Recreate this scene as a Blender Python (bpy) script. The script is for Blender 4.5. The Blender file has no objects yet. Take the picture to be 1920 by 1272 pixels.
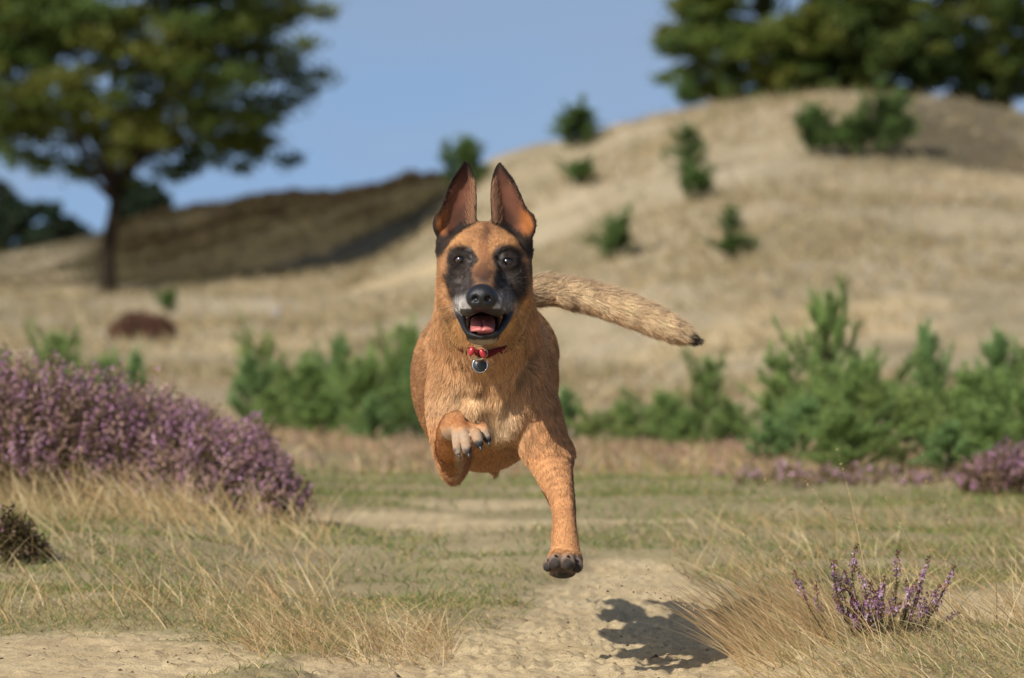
import bpy, math, random
import numpy as np
from mathutils import Vector, Matrix

# ------------------------------------------------------------------ camera, sky, sun, exposure
SC = bpy.context.scene
COL = SC.collection
FPX = 200.0 / 36.0 * 1920.0            # focal length in pixels of the 1920 px wide photograph
CAMZ, HOR = 0.55, 520.0                # lens height (m) and the row of the true horizon
cam = bpy.data.cameras.new('camera')
cam.lens = 200.0
cam.sensor_width = 36.0
cam.clip_start = 0.1
cam.clip_end = 20000.0
cam.dof.use_dof = True
cam.dof.focus_distance = 8.86
cam.dof.aperture_fstop = 8.2
cam.dof.aperture_blades = 9
camo = bpy.data.objects.new('camera', cam)
camo.location = (0.0, 0.0, CAMZ)
camo.rotation_euler = (math.pi / 2 - math.atan((636.0 - HOR) / FPX), 0.0, 0.0)
COL.objects.link(camo)
SC.camera = camo

SUN_EL, SUN_AZ = math.radians(37.0), math.radians(51.0)     # from the left, somewhat from the camera's side
SUN_DIR = Vector((-math.cos(SUN_EL) * math.cos(SUN_AZ), -math.cos(SUN_EL) * math.sin(SUN_AZ), math.sin(SUN_EL)))
world = bpy.data.worlds.new('World')
SC.world = world
world.use_nodes = True
wt = world.node_tree
for n in list(wt.nodes):
    wt.nodes.remove(n)
w_out = wt.nodes.new('ShaderNodeOutputWorld')
w_bg = wt.nodes.new('ShaderNodeBackground')
w_sky = wt.nodes.new('ShaderNodeTexSky')
w_sky.sky_type = 'NISHITA'
w_sky.sun_disc = False
w_sky.sun_elevation = SUN_EL
w_sky.sun_rotation = math.atan2(SUN_DIR.x, SUN_DIR.y)
w_sky.altitude = 100.0
w_sky.air_density = 0.9
w_sky.dust_density = 1.0
w_sky.ozone_density = 2.5
w_tc = wt.nodes.new('ShaderNodeTexCoord')
w_map = wt.nodes.new('ShaderNodeMapping')          # the clear blue of the upper sky reaches lower down, all the way round
w_map.inputs['Location'].default_value = (0.0, 0.0, 0.30)
w_nrm = wt.nodes.new('ShaderNodeVectorMath')
w_nrm.operation = 'NORMALIZE'
wt.links.new(w_tc.outputs['Generated'], w_map.inputs['Vector'])
wt.links.new(w_map.outputs['Vector'], w_nrm.inputs[0])
wt.links.new(w_nrm.outputs['Vector'], w_sky.inputs['Vector'])
w_tone = wt.nodes.new('ShaderNodeMix')             # a hazier, less saturated blue over the whole sky
w_tone.data_type = 'RGBA'
w_tone.blend_type = 'MULTIPLY'
w_tone.inputs[0].default_value = 1.0
w_tone.inputs[7].default_value = (0.96, 0.90, 0.82, 1.0)
wt.links.new(w_sky.outputs['Color'], w_tone.inputs[6])
w_bw = wt.nodes.new('ShaderNodeRGBToBW')           # thin high cloud: patches of paler, greyer blue
wt.links.new(w_tone.outputs[2], w_bw.inputs[0])
w_gray = wt.nodes.new('ShaderNodeMix')
w_gray.data_type = 'RGBA'
w_gray.blend_type = 'MULTIPLY'
w_gray.inputs[0].default_value = 1.0
w_gray.inputs[7].default_value = (0.91, 1.02, 1.23, 1.0)
wt.links.new(w_bw.outputs[0], w_gray.inputs[6])
w_cmap = wt.nodes.new('ShaderNodeMapping')
w_cmap.inputs['Scale'].default_value = (9.0, 9.0, 30.0)
wt.links.new(w_tc.outputs['Generated'], w_cmap.inputs['Vector'])
w_cn = wt.nodes.new('ShaderNodeTexNoise')
w_cn.inputs['Scale'].default_value = 1.6
w_cn.inputs['Detail'].default_value = 5.0
wt.links.new(w_cmap.outputs['Vector'], w_cn.inputs['Vector'])
w_cr = wt.nodes.new('ShaderNodeMapRange')
w_cr.inputs['From Min'].default_value = 0.35
w_cr.inputs['From Max'].default_value = 0.75
w_cr.inputs['To Min'].default_value = 0.05
w_cr.inputs['To Max'].default_value = 0.50
wt.links.new(w_cn.outputs['Fac'], w_cr.inputs['Value'])
w_cloud = wt.nodes.new('ShaderNodeMix')
w_cloud.data_type = 'RGBA'
wt.links.new(w_cr.outputs['Result'], w_cloud.inputs[0])
wt.links.new(w_tone.outputs[2], w_cloud.inputs[6])
wt.links.new(w_gray.outputs[2], w_cloud.inputs[7])
wt.links.new(w_cloud.outputs[2], w_bg.inputs['Color'])
w_bg.inputs['Strength'].default_value = 0.136
wt.links.new(w_bg.outputs['Background'], w_out.inputs['Surface'])

sun = bpy.data.lights.new('sun', 'SUN')
sun.energy = 3.7
sun.angle = math.radians(0.53)
sun.color = (1.0, 0.945, 0.865)
suno = bpy.data.objects.new('sun', sun)
suno.location = SUN_DIR * 50
suno.rotation_euler = SUN_DIR.to_track_quat('Z', 'Y').to_euler()
COL.objects.link(suno)

SC.view_settings.view_transform = 'Standard'
SC.view_settings.look = 'None'
SC.view_settings.exposure = 0.47
SC.view_settings.gamma = 1.0
SC.view_settings.use_curve_mapping = False
SC.render.engine = 'CYCLES'
SC.cycles.use_denoising = True
SC.cycles.max_bounces = 6
SC.cycles.diffuse_bounces = 3
SC.cycles.glossy_bounces = 2
SC.cycles.transmission_bounces = 4
SC.cycles.transparent_max_bounces = 6
SC.cycles.volume_bounces = 0
SC.cycles_curves.shape = 'THICK'

rng = np.random.default_rng(7)


# ------------------------------------------------------------------ helpers
def srgb(r, g, b):
    c = np.array([r, g, b], float) / 255.0
    return np.where(c <= 0.04045, c / 12.92, ((c + 0.055) / 1.055) ** 2.4)


def P(px, py, Y):
    """a point Y metres in front of the lens, measured off the photograph's grid"""
    return np.array([(px - 960.0) / FPX * Y, Y, CAMZ - (py - HOR) / FPX * Y])


def mesh_from(name, V, F, smooth=True):
    """V (n,3), F (m,3|4) or a list of such arrays"""
    V = np.asarray(V, np.float32)
    Fs = [np.asarray(f, np.int32) for f in (F if isinstance(F, list) else [F]) if len(f)]
    me = bpy.data.meshes.new(name)
    me.vertices.add(len(V))
    me.vertices.foreach_set('co', V.ravel())
    nl = sum(f.size for f in Fs)
    npoly = sum(len(f) for f in Fs)
    me.loops.add(nl)
    me.polygons.add(npoly)
    me.loops.foreach_set('vertex_index', np.concatenate([f.ravel() for f in Fs]))
    st, o = [], 0
    for f in Fs:
        k = f.shape[1]
        st.append(o + np.arange(len(f)) * k)
        o += f.size
    me.polygons.foreach_set('loop_start', np.concatenate(st).astype(np.int32))
    me.update(calc_edges=True)
    me.validate()
    if smooth:
        me.polygons.foreach_set('use_smooth', np.ones(len(me.polygons), bool))
    return me


def color_attr(me, name, C):
    a = me.color_attributes.new(name, 'FLOAT_COLOR', 'POINT')
    C = np.asarray(C, np.float32)
    if C.shape[1] == 3:
        C = np.concatenate([C, np.ones((len(C), 1), np.float32)], 1)
    a.data.foreach_set('color', C.ravel())


def float_attr(me, name, A):
    a = me.attributes.new(name, 'FLOAT', 'POINT')
    a.data.foreach_set('value', np.asarray(A, np.float32).ravel())


def obj(name, data, mat=None, parent=None, loc=None):
    o = bpy.data.objects.new(name, data)
    COL.objects.link(o)
    if mat is not None and data is not None:
        if len(data.materials) == 0:
            data.materials.append(mat)
    if parent is not None:
        o.parent = parent
    if loc is not None:
        o.location = loc
    return o


def thing(name, label, cat, loc=(0, 0, 0), rotz=0.0, scale=1.0, group=None):
    o = bpy.data.objects.new(name, None)
    COL.objects.link(o)
    o.empty_display_size = 0.05
    o.location = loc
    o.rotation_euler = (0, 0, rotz)
    o.scale = (scale,) * 3 if np.isscalar(scale) else scale
    return tag(o, label, cat, group)


def tag(o, label=None, cat=None, group=None, kind=None):
    if label: o['label'] = label
    if cat: o['category'] = cat
    if group: o['group'] = group
    if kind: o['kind'] = kind
    return o


class NT:
    """small node-tree writer"""
    def __init__(self, name):
        self.m = bpy.data.materials.new(name)
        self.m.use_nodes = True
        self.t = self.m.node_tree
        self.bsdf = self.t.nodes['Principled BSDF']
        self.out = self.t.nodes['Material Output']

    def n(self, typ, props=None, **inp):
        nd = self.t.nodes.new(typ)
        for k, v in (props or {}).items():
            setattr(nd, k, v)
        for k, v in inp.items():
            k = int(k[1:]) if k[0] == '_' and k[1:].isdigit() else k.replace('_', ' ')
            self.set(nd.inputs[k], v)
        return nd

    def set(self, sock, v):
        if isinstance(v, bpy.types.NodeSocket):
            self.t.links.new(v, sock)
        elif isinstance(v, bpy.types.Node):
            self.t.links.new(v.outputs[0], sock)
        else:
            try:
                sock.default_value = v
            except Exception:
                sock.default_value = tuple(v) + (1.0,)

    def attr(self, name, out='Color'):
        return self.n('ShaderNodeAttribute', {'attribute_name': name}).outputs[out]

    def noise(self, scale, detail=4.0, rough=0.55, vec=None):
        nd = self.n('ShaderNodeTexNoise', Scale=scale, Detail=detail, Roughness=rough)
        if vec is not None:
            self.set(nd.inputs['Vector'], vec)
        return nd.outputs['Fac']

    def objco(self):
        return self.n('ShaderNodeTexCoord').outputs['Object']

    def geo(self):
        return self.n('ShaderNodeNewGeometry').outputs['Position']

    def ramp(self, fac, stops):
        nd = self.n('ShaderNodeValToRGB')
        self.set(nd.inputs['Fac'], fac)
        el = nd.color_ramp.elements
        while len(el) < len(stops):
            el.new(0.5)
        for e, (p, c) in zip(el, stops):
            e.position = p
            e.color = tuple(c) + (1.0,) if len(c) == 3 else c
        return nd.outputs['Color']

    def mix(self, fac, a, b, mode='MIX'):
        nd = self.n('ShaderNodeMix', {'data_type': 'RGBA', 'blend_type': mode})
        self.set(nd.inputs[0], fac)
        self.set(nd.inputs[6], a)
        self.set(nd.inputs[7], b)
        return nd.outputs[2]

    def math(self, op, a, b=0.0, c=0.0):
        nd = self.n('ShaderNodeMath', {'operation': op})
        self.set(nd.inputs[0], a); self.set(nd.inputs[1], b); self.set(nd.inputs[2], c)
        return nd.outputs[0]

    def bump(self, h, strength=0.3, dist=0.01):
        nd = self.n('ShaderNodeBump', Strength=strength, Distance=dist)
        self.set(nd.inputs['Height'], h)
        self.set(self.bsdf.inputs['Normal'], nd.outputs['Normal'])

    def base(self, color=None, rough=None, spec=None):
        if color is not None: self.set(self.bsdf.inputs['Base Color'], color)
        if rough is not None: self.set(self.bsdf.inputs['Roughness'], rough)
        if spec is not None: self.set(self.bsdf.inputs['Specular IOR Level'], spec)
        return self


def leafy(name, color, transl=0.35, rough=0.7, spec=0.15):
    """diffuse leaf or blade that also lets some light through"""
    w = NT(name)
    w.base(color(w) if callable(color) else color, rough, spec)
    tr = w.n('ShaderNodeBsdfTranslucent')
    w.set(tr.inputs['Color'], w.bsdf.inputs['Base Color'].links[0].from_socket if w.bsdf.inputs['Base Color'].is_linked else color)
    mx = w.n('ShaderNodeMixShader')
    w.set(mx.inputs[0], transl)
    w.t.links.new(w.bsdf.outputs[0], mx.inputs[1])
    w.t.links.new(tr.outputs[0], mx.inputs[2])
    w.t.links.new(mx.outputs[0], w.out.inputs['Surface'])
    return w.m


def vnoise(p, seed=0):
    """smooth value noise in [-1,1] for (n,2) or (n,3) arrays"""
    p = np.asarray(p, float)
    d = p.shape[1]
    i = np.floor(p).astype(np.int64)
    f = p - i
    f = f * f * (3 - 2 * f)
    r = np.zeros(len(p))
    mul = np.array([374761393, 668265263, 2147483647], np.int64)[:d]
    for c in range(2 ** d):
        o = np.array([(c >> k) & 1 for k in range(d)])
        h = ((i + o) * mul).sum(1) + seed * 1274126177
        h = (h ^ (h >> 13)) * 1274126177
        h = (h ^ (h >> 16)) & 0xFFFF
        w = np.prod(np.where(o, f, 1 - f), 1)
        r += w * (h / 32767.5 - 1.0)
    return r


def fbm(p, seed=0, octv=4):
    s, a, tot = 0.0, 1.0, 0.0
    for k in range(octv):
        s = s + a * vnoise(np.asarray(p) * 2.03 ** k + 17.3 * k, seed + k)
        tot += a
        a *= 0.5
    return s / tot


def sstep(a, b, x):
    t = np.clip((np.asarray(x, float) - a) / (b - a), 0, 1)
    return t * t * (3 - 2 * t)
# ------------------------------------------------------------------ the land: one sheet from behind the lens to the horizon
# rows: distance from the lens; columns: bearing (as the photograph's column); entries: row of the photograph in which the ground lies there
B_COL = np.array([-2600, -900, -300, 0, 160, 300, 450, 600, 780, 900, 1050, 1200, 1400, 1650, 1800, 1920, 2300, 3200, 4600], float)
B_ROW = [
    # Y     -2600 -900 -300   0  160  300  450  600  780  900 1050 1200 1400 1650 1800 1920 2300 3200 4600
    (28.0, [800, 800, 800, 800, 800, 800, 805, 815, 825, 830, 832, 834, 845, 865, 875, 880, 880, 860, 850]),
    (34.0, [700, 700, 705, 710, 710, 710, 712, 715, 735, 745, 748, 748, 745, 742, 742, 742, 742, 742, 742]),
    (42.0, [640, 640, 645, 650, 650, 650, 650, 648, 650, 650, 645, 625, 590, 580, 580, 580, 585, 600, 620]),
    (50.0, [605, 605, 610, 615, 615, 613, 606, 598, 570, 530, 485, 450, 405, 395, 405, 415, 440, 480, 520]),
    (58.0, [578, 578, 580, 585, 583, 578, 568, 560, 500, 430, 350, 300, 240, 232, 250, 268, 330, 420, 480]),
    (64.0, [566, 565, 565, 568, 566, 562, 555, 545, 450, 350, 283, 228, 190, 188, 204, 228, 300, 410, 475]),
    (70.0, [560, 558, 556, 555, 552, 548, 530, 500, 415, 330, 283, 236, 202, 198, 212, 238, 310, 415, 478]),
    (80.0, [545, 540, 532, 530, 522, 500, 465, 425, 365, 335, 300, 262, 232, 226, 240, 262, 330, 425, 485]),
    (88.0, [530, 515, 500, 486, 455, 412, 382, 374, 348, 340, 318, 290, 262, 258, 270, 290, 350, 435, 490]),
    (94.0, [528, 515, 500, 484, 452, 408, 380, 372, 346, 345, 335, 310, 290, 285, 295, 310, 370, 445, 495]),
    (110.0, [535, 530, 525, 520, 510, 490, 470, 460, 450, 440, 430, 410, 400, 400, 400, 410, 440, 480, 505]),
    (140.0, [545, 545, 545, 545, 545, 545, 540, 540, 535, 530, 525, 520, 515, 510, 510, 510, 520, 530, 535]),
    (220.0, [548, 548, 548, 548, 548, 548, 548, 548, 548, 548, 548, 548, 548, 548, 548, 548, 548, 548, 548]),
    (600.0, [533] * 19),
    (4000.0, [522] * 19),
]
_RY = np.array([r[0] for r in B_ROW])
_RZ = np.array([[CAMZ - (py - HOR) / FPX * Y for py in row] for Y, row in B_ROW])     # heights
# three nearer rows given directly as heights
_NEAR_Y = np.array([-30.0, 3.0, 8.0, 9.0, 10.5, 13.0, 17.0, 22.0])
_NEAR_Z = np.array([-0.14, -0.15, -0.100, -0.075, -0.062, -0.036, -0.05, -0.14])
_AY = np.concatenate([_NEAR_Y, _RY])
_AZ = np.concatenate([np.repeat(_NEAR_Z[:, None], len(B_COL), 1), _RZ])


def _cub(xp, fp, x):
    """monotone-ish cubic (Catmull-Rom with clipped slopes) through xp; fp (n, ...) at x (m,)"""
    d = np.diff(fp, axis=0) / np.diff(xp)[(...,) + (None,) * (fp.ndim - 1)]
    s = np.zeros_like(fp)
    s[1:-1] = np.where(d[:-1] * d[1:] > 0, 2 * d[:-1] * d[1:] / np.where(np.abs(d[:-1] + d[1:]) < 1e-12, 1, d[:-1] + d[1:]), 0)
    s[0], s[-1] = d[0], d[-1]
    i = np.clip(np.searchsorted(xp, x) - 1, 0, len(xp) - 2)
    h = xp[i + 1] - xp[i]
    t = np.clip((x - xp[i]) / h, 0, 1)
    sh = (...,) + (None,) * (fp.ndim - 1)
    t_, h_ = t[sh], h[sh]
    return ((1 + 2 * t_) * (1 - t_) ** 2 * fp[i] + t_ * (1 - t_) ** 2 * h_ * s[i] + t_ ** 2 * (3 - 2 * t_) * fp[i + 1] + t_ ** 2 * (t_ - 1) * h_ * s[i + 1])


def path_mask(x, y):
    """1 on bare sand of the track, 0 on turf"""
    ky = [0, 7, 8.8, 9.25, 9.6, 9.9, 10.45, 11.0, 12.0, 13, 16, 20, 26]
    c = np.interp(y, ky, [0.05, 0.06, 0.07, 0.08, 0.12, 0.16, 0.19, 0.22, 0.22, 0.05, -0.2, 0.3, 0.8])
    hw = np.interp(y, ky, [0.6, 0.55, 0.40, 0.35, 0.29, 0.23, 0.18, 0.13, 0.04, 0.02, 0.02, 0.02, 0.02])
    p = np.stack([x, y], 1)
    n = fbm(p * np.array([5.0, 3.0]), 21, 4)
    m = 1 - sstep(0.55, 1.45, np.abs(x - c) / hw + 0.6 * n + 0.25 * fbm(p * 22.0, 29, 3))
    m = m * (1 - sstep(11.0, 12.4, y + 0.8 * fbm(p * 2.0, 35, 2)))
    m = m * (1 - 0.85 * sstep(10.3, 12.0, y) * sstep(-0.25, 0.15, fbm(p * np.array([1.6, 1.1]), 25, 3)))
    # second bare patch at lower left and one at the right edge
    m2 = 1 - sstep(0.55, 1.35, np.sqrt(((x + 0.74) / 0.33) ** 2 + ((y - 9.05) / 0.62) ** 2) + 0.5 * n + 0.25 * fbm(p * 22.0, 29, 3))
    m3 = 1 - sstep(0.7, 1.3, np.sqrt(((x - 0.86) / 0.20) ** 2 + ((y - 9.6) / 0.35) ** 2) + 0.5 * n)
    m4 = sstep(0.12, 0.42, fbm(p * np.array([0.9, 1.5]), 5, 3)) * sstep(9.8, 12, y) * 0.9 * (1 - sstep(-0.25, -0.45, x) * (1 - sstep(13.5, 15, y)))
    m5 = 0.72 * (1 - sstep(0.3, 1.3, np.sqrt(((x + 0.16) / 0.36) ** 2 + ((y - 13.4) / 1.1) ** 2) + 1.3 * fbm(p * np.array([2.4, 3.0]), 33, 4)))
    return np.clip(np.maximum.reduce([m, m2, m3, m4 * (y < 40), m5]), 0, 1)


def land_base(x, y):
    x = np.asarray(x, float); y = np.asarray(y, float)
    col = 960 + x / np.maximum(y, 8.0) * FPX
    Zc = _cub(_AY, _AZ, y)                                     # (m, ncol)
    i = np.clip(np.searchsorted(B_COL, col) - 1, 0, len(B_COL) - 2)
    t = np.clip((col - B_COL[i]) / (B_COL[i + 1] - B_COL[i]), 0, 1)
    k = np.arange(len(x))
    g = lambda j: Zc[k, np.clip(j, 0, len(B_COL) - 1)]
    # smooth along the bearing
    x0, x1 = B_COL[i], B_COL[i + 1]
    xm, xp_ = B_COL[np.clip(i - 1, 0, None)], B_COL[np.clip(i + 2, None, len(B_COL) - 1)]
    m0 = (g(i + 1) - g(i - 1)) / np.maximum(x1 - xm, 1)
    m1 = (g(i + 2) - g(i)) / np.maximum(xp_ - x0, 1)
    h = x1 - x0
    return (1 + 2 * t) * (1 - t) ** 2 * g(i) + t * (1 - t) ** 2 * h * m0 + t * t * (3 - 2 * t) * g(i + 1) + t * t * (t - 1) * h * m1


def land(x, y):
    x = np.atleast_1d(np.asarray(x, float)); y = np.atleast_1d(np.asarray(y, float))
    z = land_base(x, y)
    p = np.stack([x, y], 1)
    pm = path_mask(x, y)
    turf = 1 - pm
    near = 1 - sstep(14, 40, y)
    # turf stands a little above the worn track, hummocks at the sides
    z = z + near * turf * (0.020 + 0.018 * fbm(p * 3.1, 41, 3))
    z = z + near * 0.050 * sstep(0.30, 0.62, x) * (1 - sstep(10.5, 12, y)) * sstep(8.0, 8.8, y)
    z = z + near * 0.05 * sstep(-0.35, -0.9, x) * sstep(9.6, 11.5, y)
    # trodden sand: scuffs, clods, hollow where the paws struck
    z = z + near * pm * (0.012 * fbm(p * 7.0, 51, 3) + 0.012 * np.abs(fbm(p * 26.0, 61, 3)) + 0.005 * sstep(0.25, 0.5, fbm(p * 55.0, 63, 2)))
    # dune surface
    far = sstep(25, 45, y)
    z = z + far * (0.24 * fbm(p * 0.22, 71, 3) + 0.16 * fbm(p * 0.8, 81, 4)) * (1 - 0.6 * sstep(60, 100, y))
    return z


def land1(x, y):
    return float(land(np.array([x]), np.array([y]))[0])


def on_land(px, Y):
    """point of the ground on a bearing, Y metres away"""
    x = (px - 960) / FPX * Y
    return np.array([x, Y, land1(x, Y)])


def land_sheet():
    ys = np.concatenate([np.linspace(-30, 6.5, 14), np.linspace(6.6, 8.1, 20)[0:-1], np.arange(8.1, 9.9, 0.010), np.arange(9.9, 12.0, 0.016),
                         12.0 * (34.0 / 12.0) ** np.linspace(0, 1, 120)[0:-1], np.arange(34.0, 98.0, 0.5), 98.0 * (6000 / 98.0) ** np.linspace(0, 1, 46)])
    u = np.linspace(-1, 1, 441)
    s = np.sign(u) * (0.15 * np.abs(u) + 0.85 * np.abs(u) ** 4.5)     # crowded to the middle bearings
    half = np.interp(ys, [-30, 6.5, 10, 34, 100, 6000], [40, 6.6, 7.2, 22, 60, 5000])
    X = s[None, :] * half[:, None]
    Y = np.repeat(ys[:, None], len(u), 1)
    Z = land(X.ravel(), Y.ravel())
    V = np.stack([X.ravel(), Y.ravel(), Z], 1)
    n, m = X.shape
    i, j = np.meshgrid(np.arange(n - 1), np.arange(m - 1), indexing='ij')
    F = np.stack([i * m + j, i * m + j + 1, (i + 1) * m + j + 1, (i + 1) * m + j], -1).reshape(-1, 4)
    return V, F


def cover(x, y):
    """ground cover masks: sand, green turf, heather (dark), all 0..1"""
    p = np.stack([x, y], 1)
    col = 960 + x / np.maximum(y, 8) * FPX
    sand = path_mask(x, y) * (1 - sstep(36, 44, y))
    green = sstep(-0.25, 0.35, fbm(p * np.array([0.9, 0.4]) * np.interp(y, [9, 30], [1.6, 0.7])[:, None], 91, 3)) * (1 - sstep(22, 34, y))
    green = np.clip(green + 0.55 * sstep(11, 13, y) * (1 - sstep(17, 20, y)), 0, 1)
    # heather-clad bank at the left, dark patch on the dune's shoulder at the right
    hb = sstep(60, 73, y + 6 * fbm(p * 0.35, 15, 4)) * (1 - sstep(820, 900, col)) * sstep(60, 200, col + 70 * fbm(p * 0.3, 17, 2))
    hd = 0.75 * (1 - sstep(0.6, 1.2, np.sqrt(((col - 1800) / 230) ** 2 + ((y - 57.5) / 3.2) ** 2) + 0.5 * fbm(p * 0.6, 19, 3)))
    hp = sstep(-0.25, 0.4, fbm(p * np.array([0.35, 0.3]), 23, 3)) * 0.6 * sstep(16, 18.5, y) * (1 - sstep(27, 33, y))
    loose = sstep(0.02, 0.5, fbm(p * np.array([0.42, 0.30]), 27, 5)) * sstep(33, 40, y) * (1 - hb)
    return np.maximum(sand, 0.75 * loose), green, np.maximum(hb, hd), hp


LV_, LF_ = land_sheet()
land_me = mesh_from('ground', LV_, LF_)
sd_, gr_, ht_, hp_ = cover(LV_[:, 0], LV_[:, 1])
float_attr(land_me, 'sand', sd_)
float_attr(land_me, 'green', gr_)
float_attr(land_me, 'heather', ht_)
float_attr(land_me, 'pinkish', hp_)
float_attr(land_me, 'dune', 0.85 * sstep(28, 40, LV_[:, 1]))
w = NT('heath_ground')
pos = w.geo()
n1 = w.noise(1.3, 5, 0.6, pos)
n2 = w.noise(24.0, 5, 0.65, pos)
n3 = w.noise(330.0, 4, 0.7, pos)
straw = w.ramp(n1, [(0.30, (0.270, 0.208, 0.115)), (0.5, (0.385, 0.305, 0.180)), (0.72, (0.480, 0.390, 0.245))])
straw = w.mix(w.math('MULTIPLY', n2, 0.45), straw, (0.17, 0.12, 0.05, 1))
duney = w.ramp(w.noise(0.42, 5, 0.62, pos), [(0.36, (0.215, 0.182, 0.104)), (0.48, (0.380, 0.312, 0.200)), (0.62, (0.500, 0.415, 0.290))])
straw = w.mix(w.attr('dune', 'Fac'), straw, w.mix(w.math('MULTIPLY', n2, 0.4), duney, (0.17, 0.135, 0.075, 1)))
grn = w.ramp(n2, [(0.3, (0.225, 0.180, 0.090)), (0.7, (0.385, 0.320, 0.175))])
c = w.mix(w.math('MULTIPLY', w.attr('green', 'Fac'), 0.8), straw, grn)
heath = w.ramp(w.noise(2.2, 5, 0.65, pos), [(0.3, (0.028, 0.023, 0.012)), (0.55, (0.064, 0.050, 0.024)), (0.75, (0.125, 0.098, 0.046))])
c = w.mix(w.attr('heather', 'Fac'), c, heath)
c = w.mix(w.attr('pinkish', 'Fac'), c, w.ramp(n2, [(0.3, (0.30, 0.19, 0.14)), (0.7, (0.42, 0.28, 0.215))]))
sandc = w.ramp(w.noise(5.0, 5, 0.65, pos), [(0.25, (0.390, 0.292, 0.165)), (0.55, (0.500, 0.392, 0.232)), (0.8, (0.570, 0.460, 0.285))])
speck = w.ramp(n3, [(0.33, (0.45, 0.42, 0.38)), (0.45, (1, 1, 1)), (0.62, (1.08, 1.06, 1.02))])
sandc = w.mix(1.0, sandc, speck, 'MULTIPLY')
crumb = w.ramp(w.noise(75.0, 3, 0.6, pos), [(0.28, (0.42, 0.33, 0.24)), (0.36, (1, 1, 1))])
sandc = w.mix(1.0, sandc, crumb, 'MULTIPLY')
edge = w.math('ADD', w.attr('sand', 'Fac'), w.math('MULTIPLY_ADD', w.noise(55.0, 5, 0.75, pos), 1.7, -0.85))
edge = w.ramp(edge, [(0.38, (0, 0, 0)), (0.62, (1, 1, 1))])
c = w.mix(edge, c, sandc)
w.base(c, 0.95, 0.05)
hb_ = w.math('ADD', w.math('MULTIPLY', w.noise(60.0, 6, 0.7, pos), 1.0), w.math('MULTIPLY', n3, 0.25))
w.bump(hb_, 0.55, 0.012)
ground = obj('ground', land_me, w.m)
tag(ground, kind='structure')
ground['label'] = 'sandy heath ground with a bare sand track and dry grass rising into a dune'
# ------------------------------------------------------------------ plant building blocks (numpy batches -> meshes)
class Batch:
    """collects triangle/quad soup with a colour per vertex"""
    def __init__(self):
        self.V, self.C, self.F, self.n = [], [], {3: [], 4: []}, 0

    def add(self, V, F, C):
        V = np.asarray(V, float).reshape(-1, 3)
        C = np.asarray(C, float)
        if C.ndim == 1:
            C = np.tile(C, (len(V), 1))
        self.V.append(V); self.C.append(C)
        F = np.asarray(F)
        self.F[F.shape[1]].append(F + self.n)
        self.n += len(V)

    def mesh(self, name, smooth=True, base=None):
        V = np.concatenate(self.V)
        if base is not None:
            V = V - np.asarray(base)
        Fs = [np.concatenate(f) for f in self.F.values() if f]
        me = mesh_from(name, V, Fs, smooth)
        color_attr(me, 'tint', np.concatenate(self.C))
        return me


def unit(v):
    return v / np.maximum(np.linalg.norm(v, axis=-1, keepdims=True), 1e-9)


def blades(bt, base, dirs, length, width, bend, col, seg=3, tipc=None, r=None):
    """curved tapering blades. base (n,3), dirs (n,3) at the foot, bend (n,3) offset at the tip as a share of the length"""
    n = len(base)
    r = r or rng
    d = unit(dirs)
    az = r.uniform(0, 2 * np.pi, n)
    sd = np.stack([np.cos(az), np.sin(az), 0 * az], 1)
    sd = unit(sd - (sd * d).sum(1, keepdims=True) * d)
    t = np.linspace(0, 1, seg + 1)
    ctr = base[:, None, :] + length[:, None, None] * (d[:, None, :] * t[None, :, None] + bend[:, None, :] * (t ** 2)[None, :, None])
    wd = width[:, None] * np.interp(t, [0, 0.5, 1], [0.9, 0.8, 0.0])[None]
    Lf = ctr - sd[:, None, :] * wd[:, :, None]
    Rt = ctr + sd[:, None, :] * wd[:, :, None]
    V = np.concatenate([np.stack([Lf[:, :-1], Rt[:, :-1]], 2).reshape(n, -1, 3), ctr[:, -1:]], 1)      # 2*seg + 1 verts
    m = 2 * seg + 1
    o = (np.arange(n) * m)[:, None, None]
    q = np.array([[2 * k, 2 * k + 1, 2 * k + 3, 2 * k + 2] for k in range(seg - 1)]).reshape(-1, 4)
    tri = np.array([[2 * seg - 2, 2 * seg - 1, 2 * seg]])
    C = np.repeat(col[:, None, :], m, 1)
    if tipc is not None:
        tt = np.concatenate([np.repeat(t[:-1], 2), [1]])
        C = C + (tipc[:, None, :] - C) * (tt ** 1.5)[None, :, None]
    bt.V.append(V.reshape(-1, 3)); bt.C.append(C.reshape(-1, 3))
    if len(q):
        bt.F[4].append((q[None] + o).reshape(-1, 4) + bt.n)
    bt.F[3].append((tri[None] + o).reshape(-1, 3) + bt.n)
    bt.n += n * m
    return ctr[:, -1]


def leaves(bt, pos, nrm, size, col, fold=0.35, aspect=0.6, r=None):
    """folded four-point leaves, two triangles each"""
    r = r or rng
    n = len(pos)
    nrm = unit(nrm)
    a = unit(np.cross(nrm, r.normal(size=(n, 3))))
    b = np.cross(nrm, a)
    s = size[:, None]
    V = np.stack([pos - a * s * 0.5, pos + b * s * aspect * 0.5 + nrm * s * fold * 0.3, pos + a * s * 0.5, pos - b * s * aspect * 0.5 + nrm * s * fold * 0.3], 1)
    o = (np.arange(n) * 4)[:, None, None]
    F = (np.array([[0, 1, 2], [0, 2, 3]])[None] + o).reshape(-1, 3)
    bt.add(V, F, np.repeat(col, 4, 0))


def limb(bt, a, b, ra, rb, col, wob=0.05, seg=6, k=6, r=None):
    r = r or rng
    t = np.linspace(0, 1, k)[:, None]
    L = np.linalg.norm(b - a)
    path = a + (b - a) * t + np.sin(np.pi * t) * r.normal(size=3) * wob * L + np.sin(2 * np.pi * t) * r.normal(size=3) * wob * 0.5 * L
    V, F = tube(path, np.linspace(ra, rb, k), seg)
    bt.add(V, F, np.asarray(col))
    return path


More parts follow.
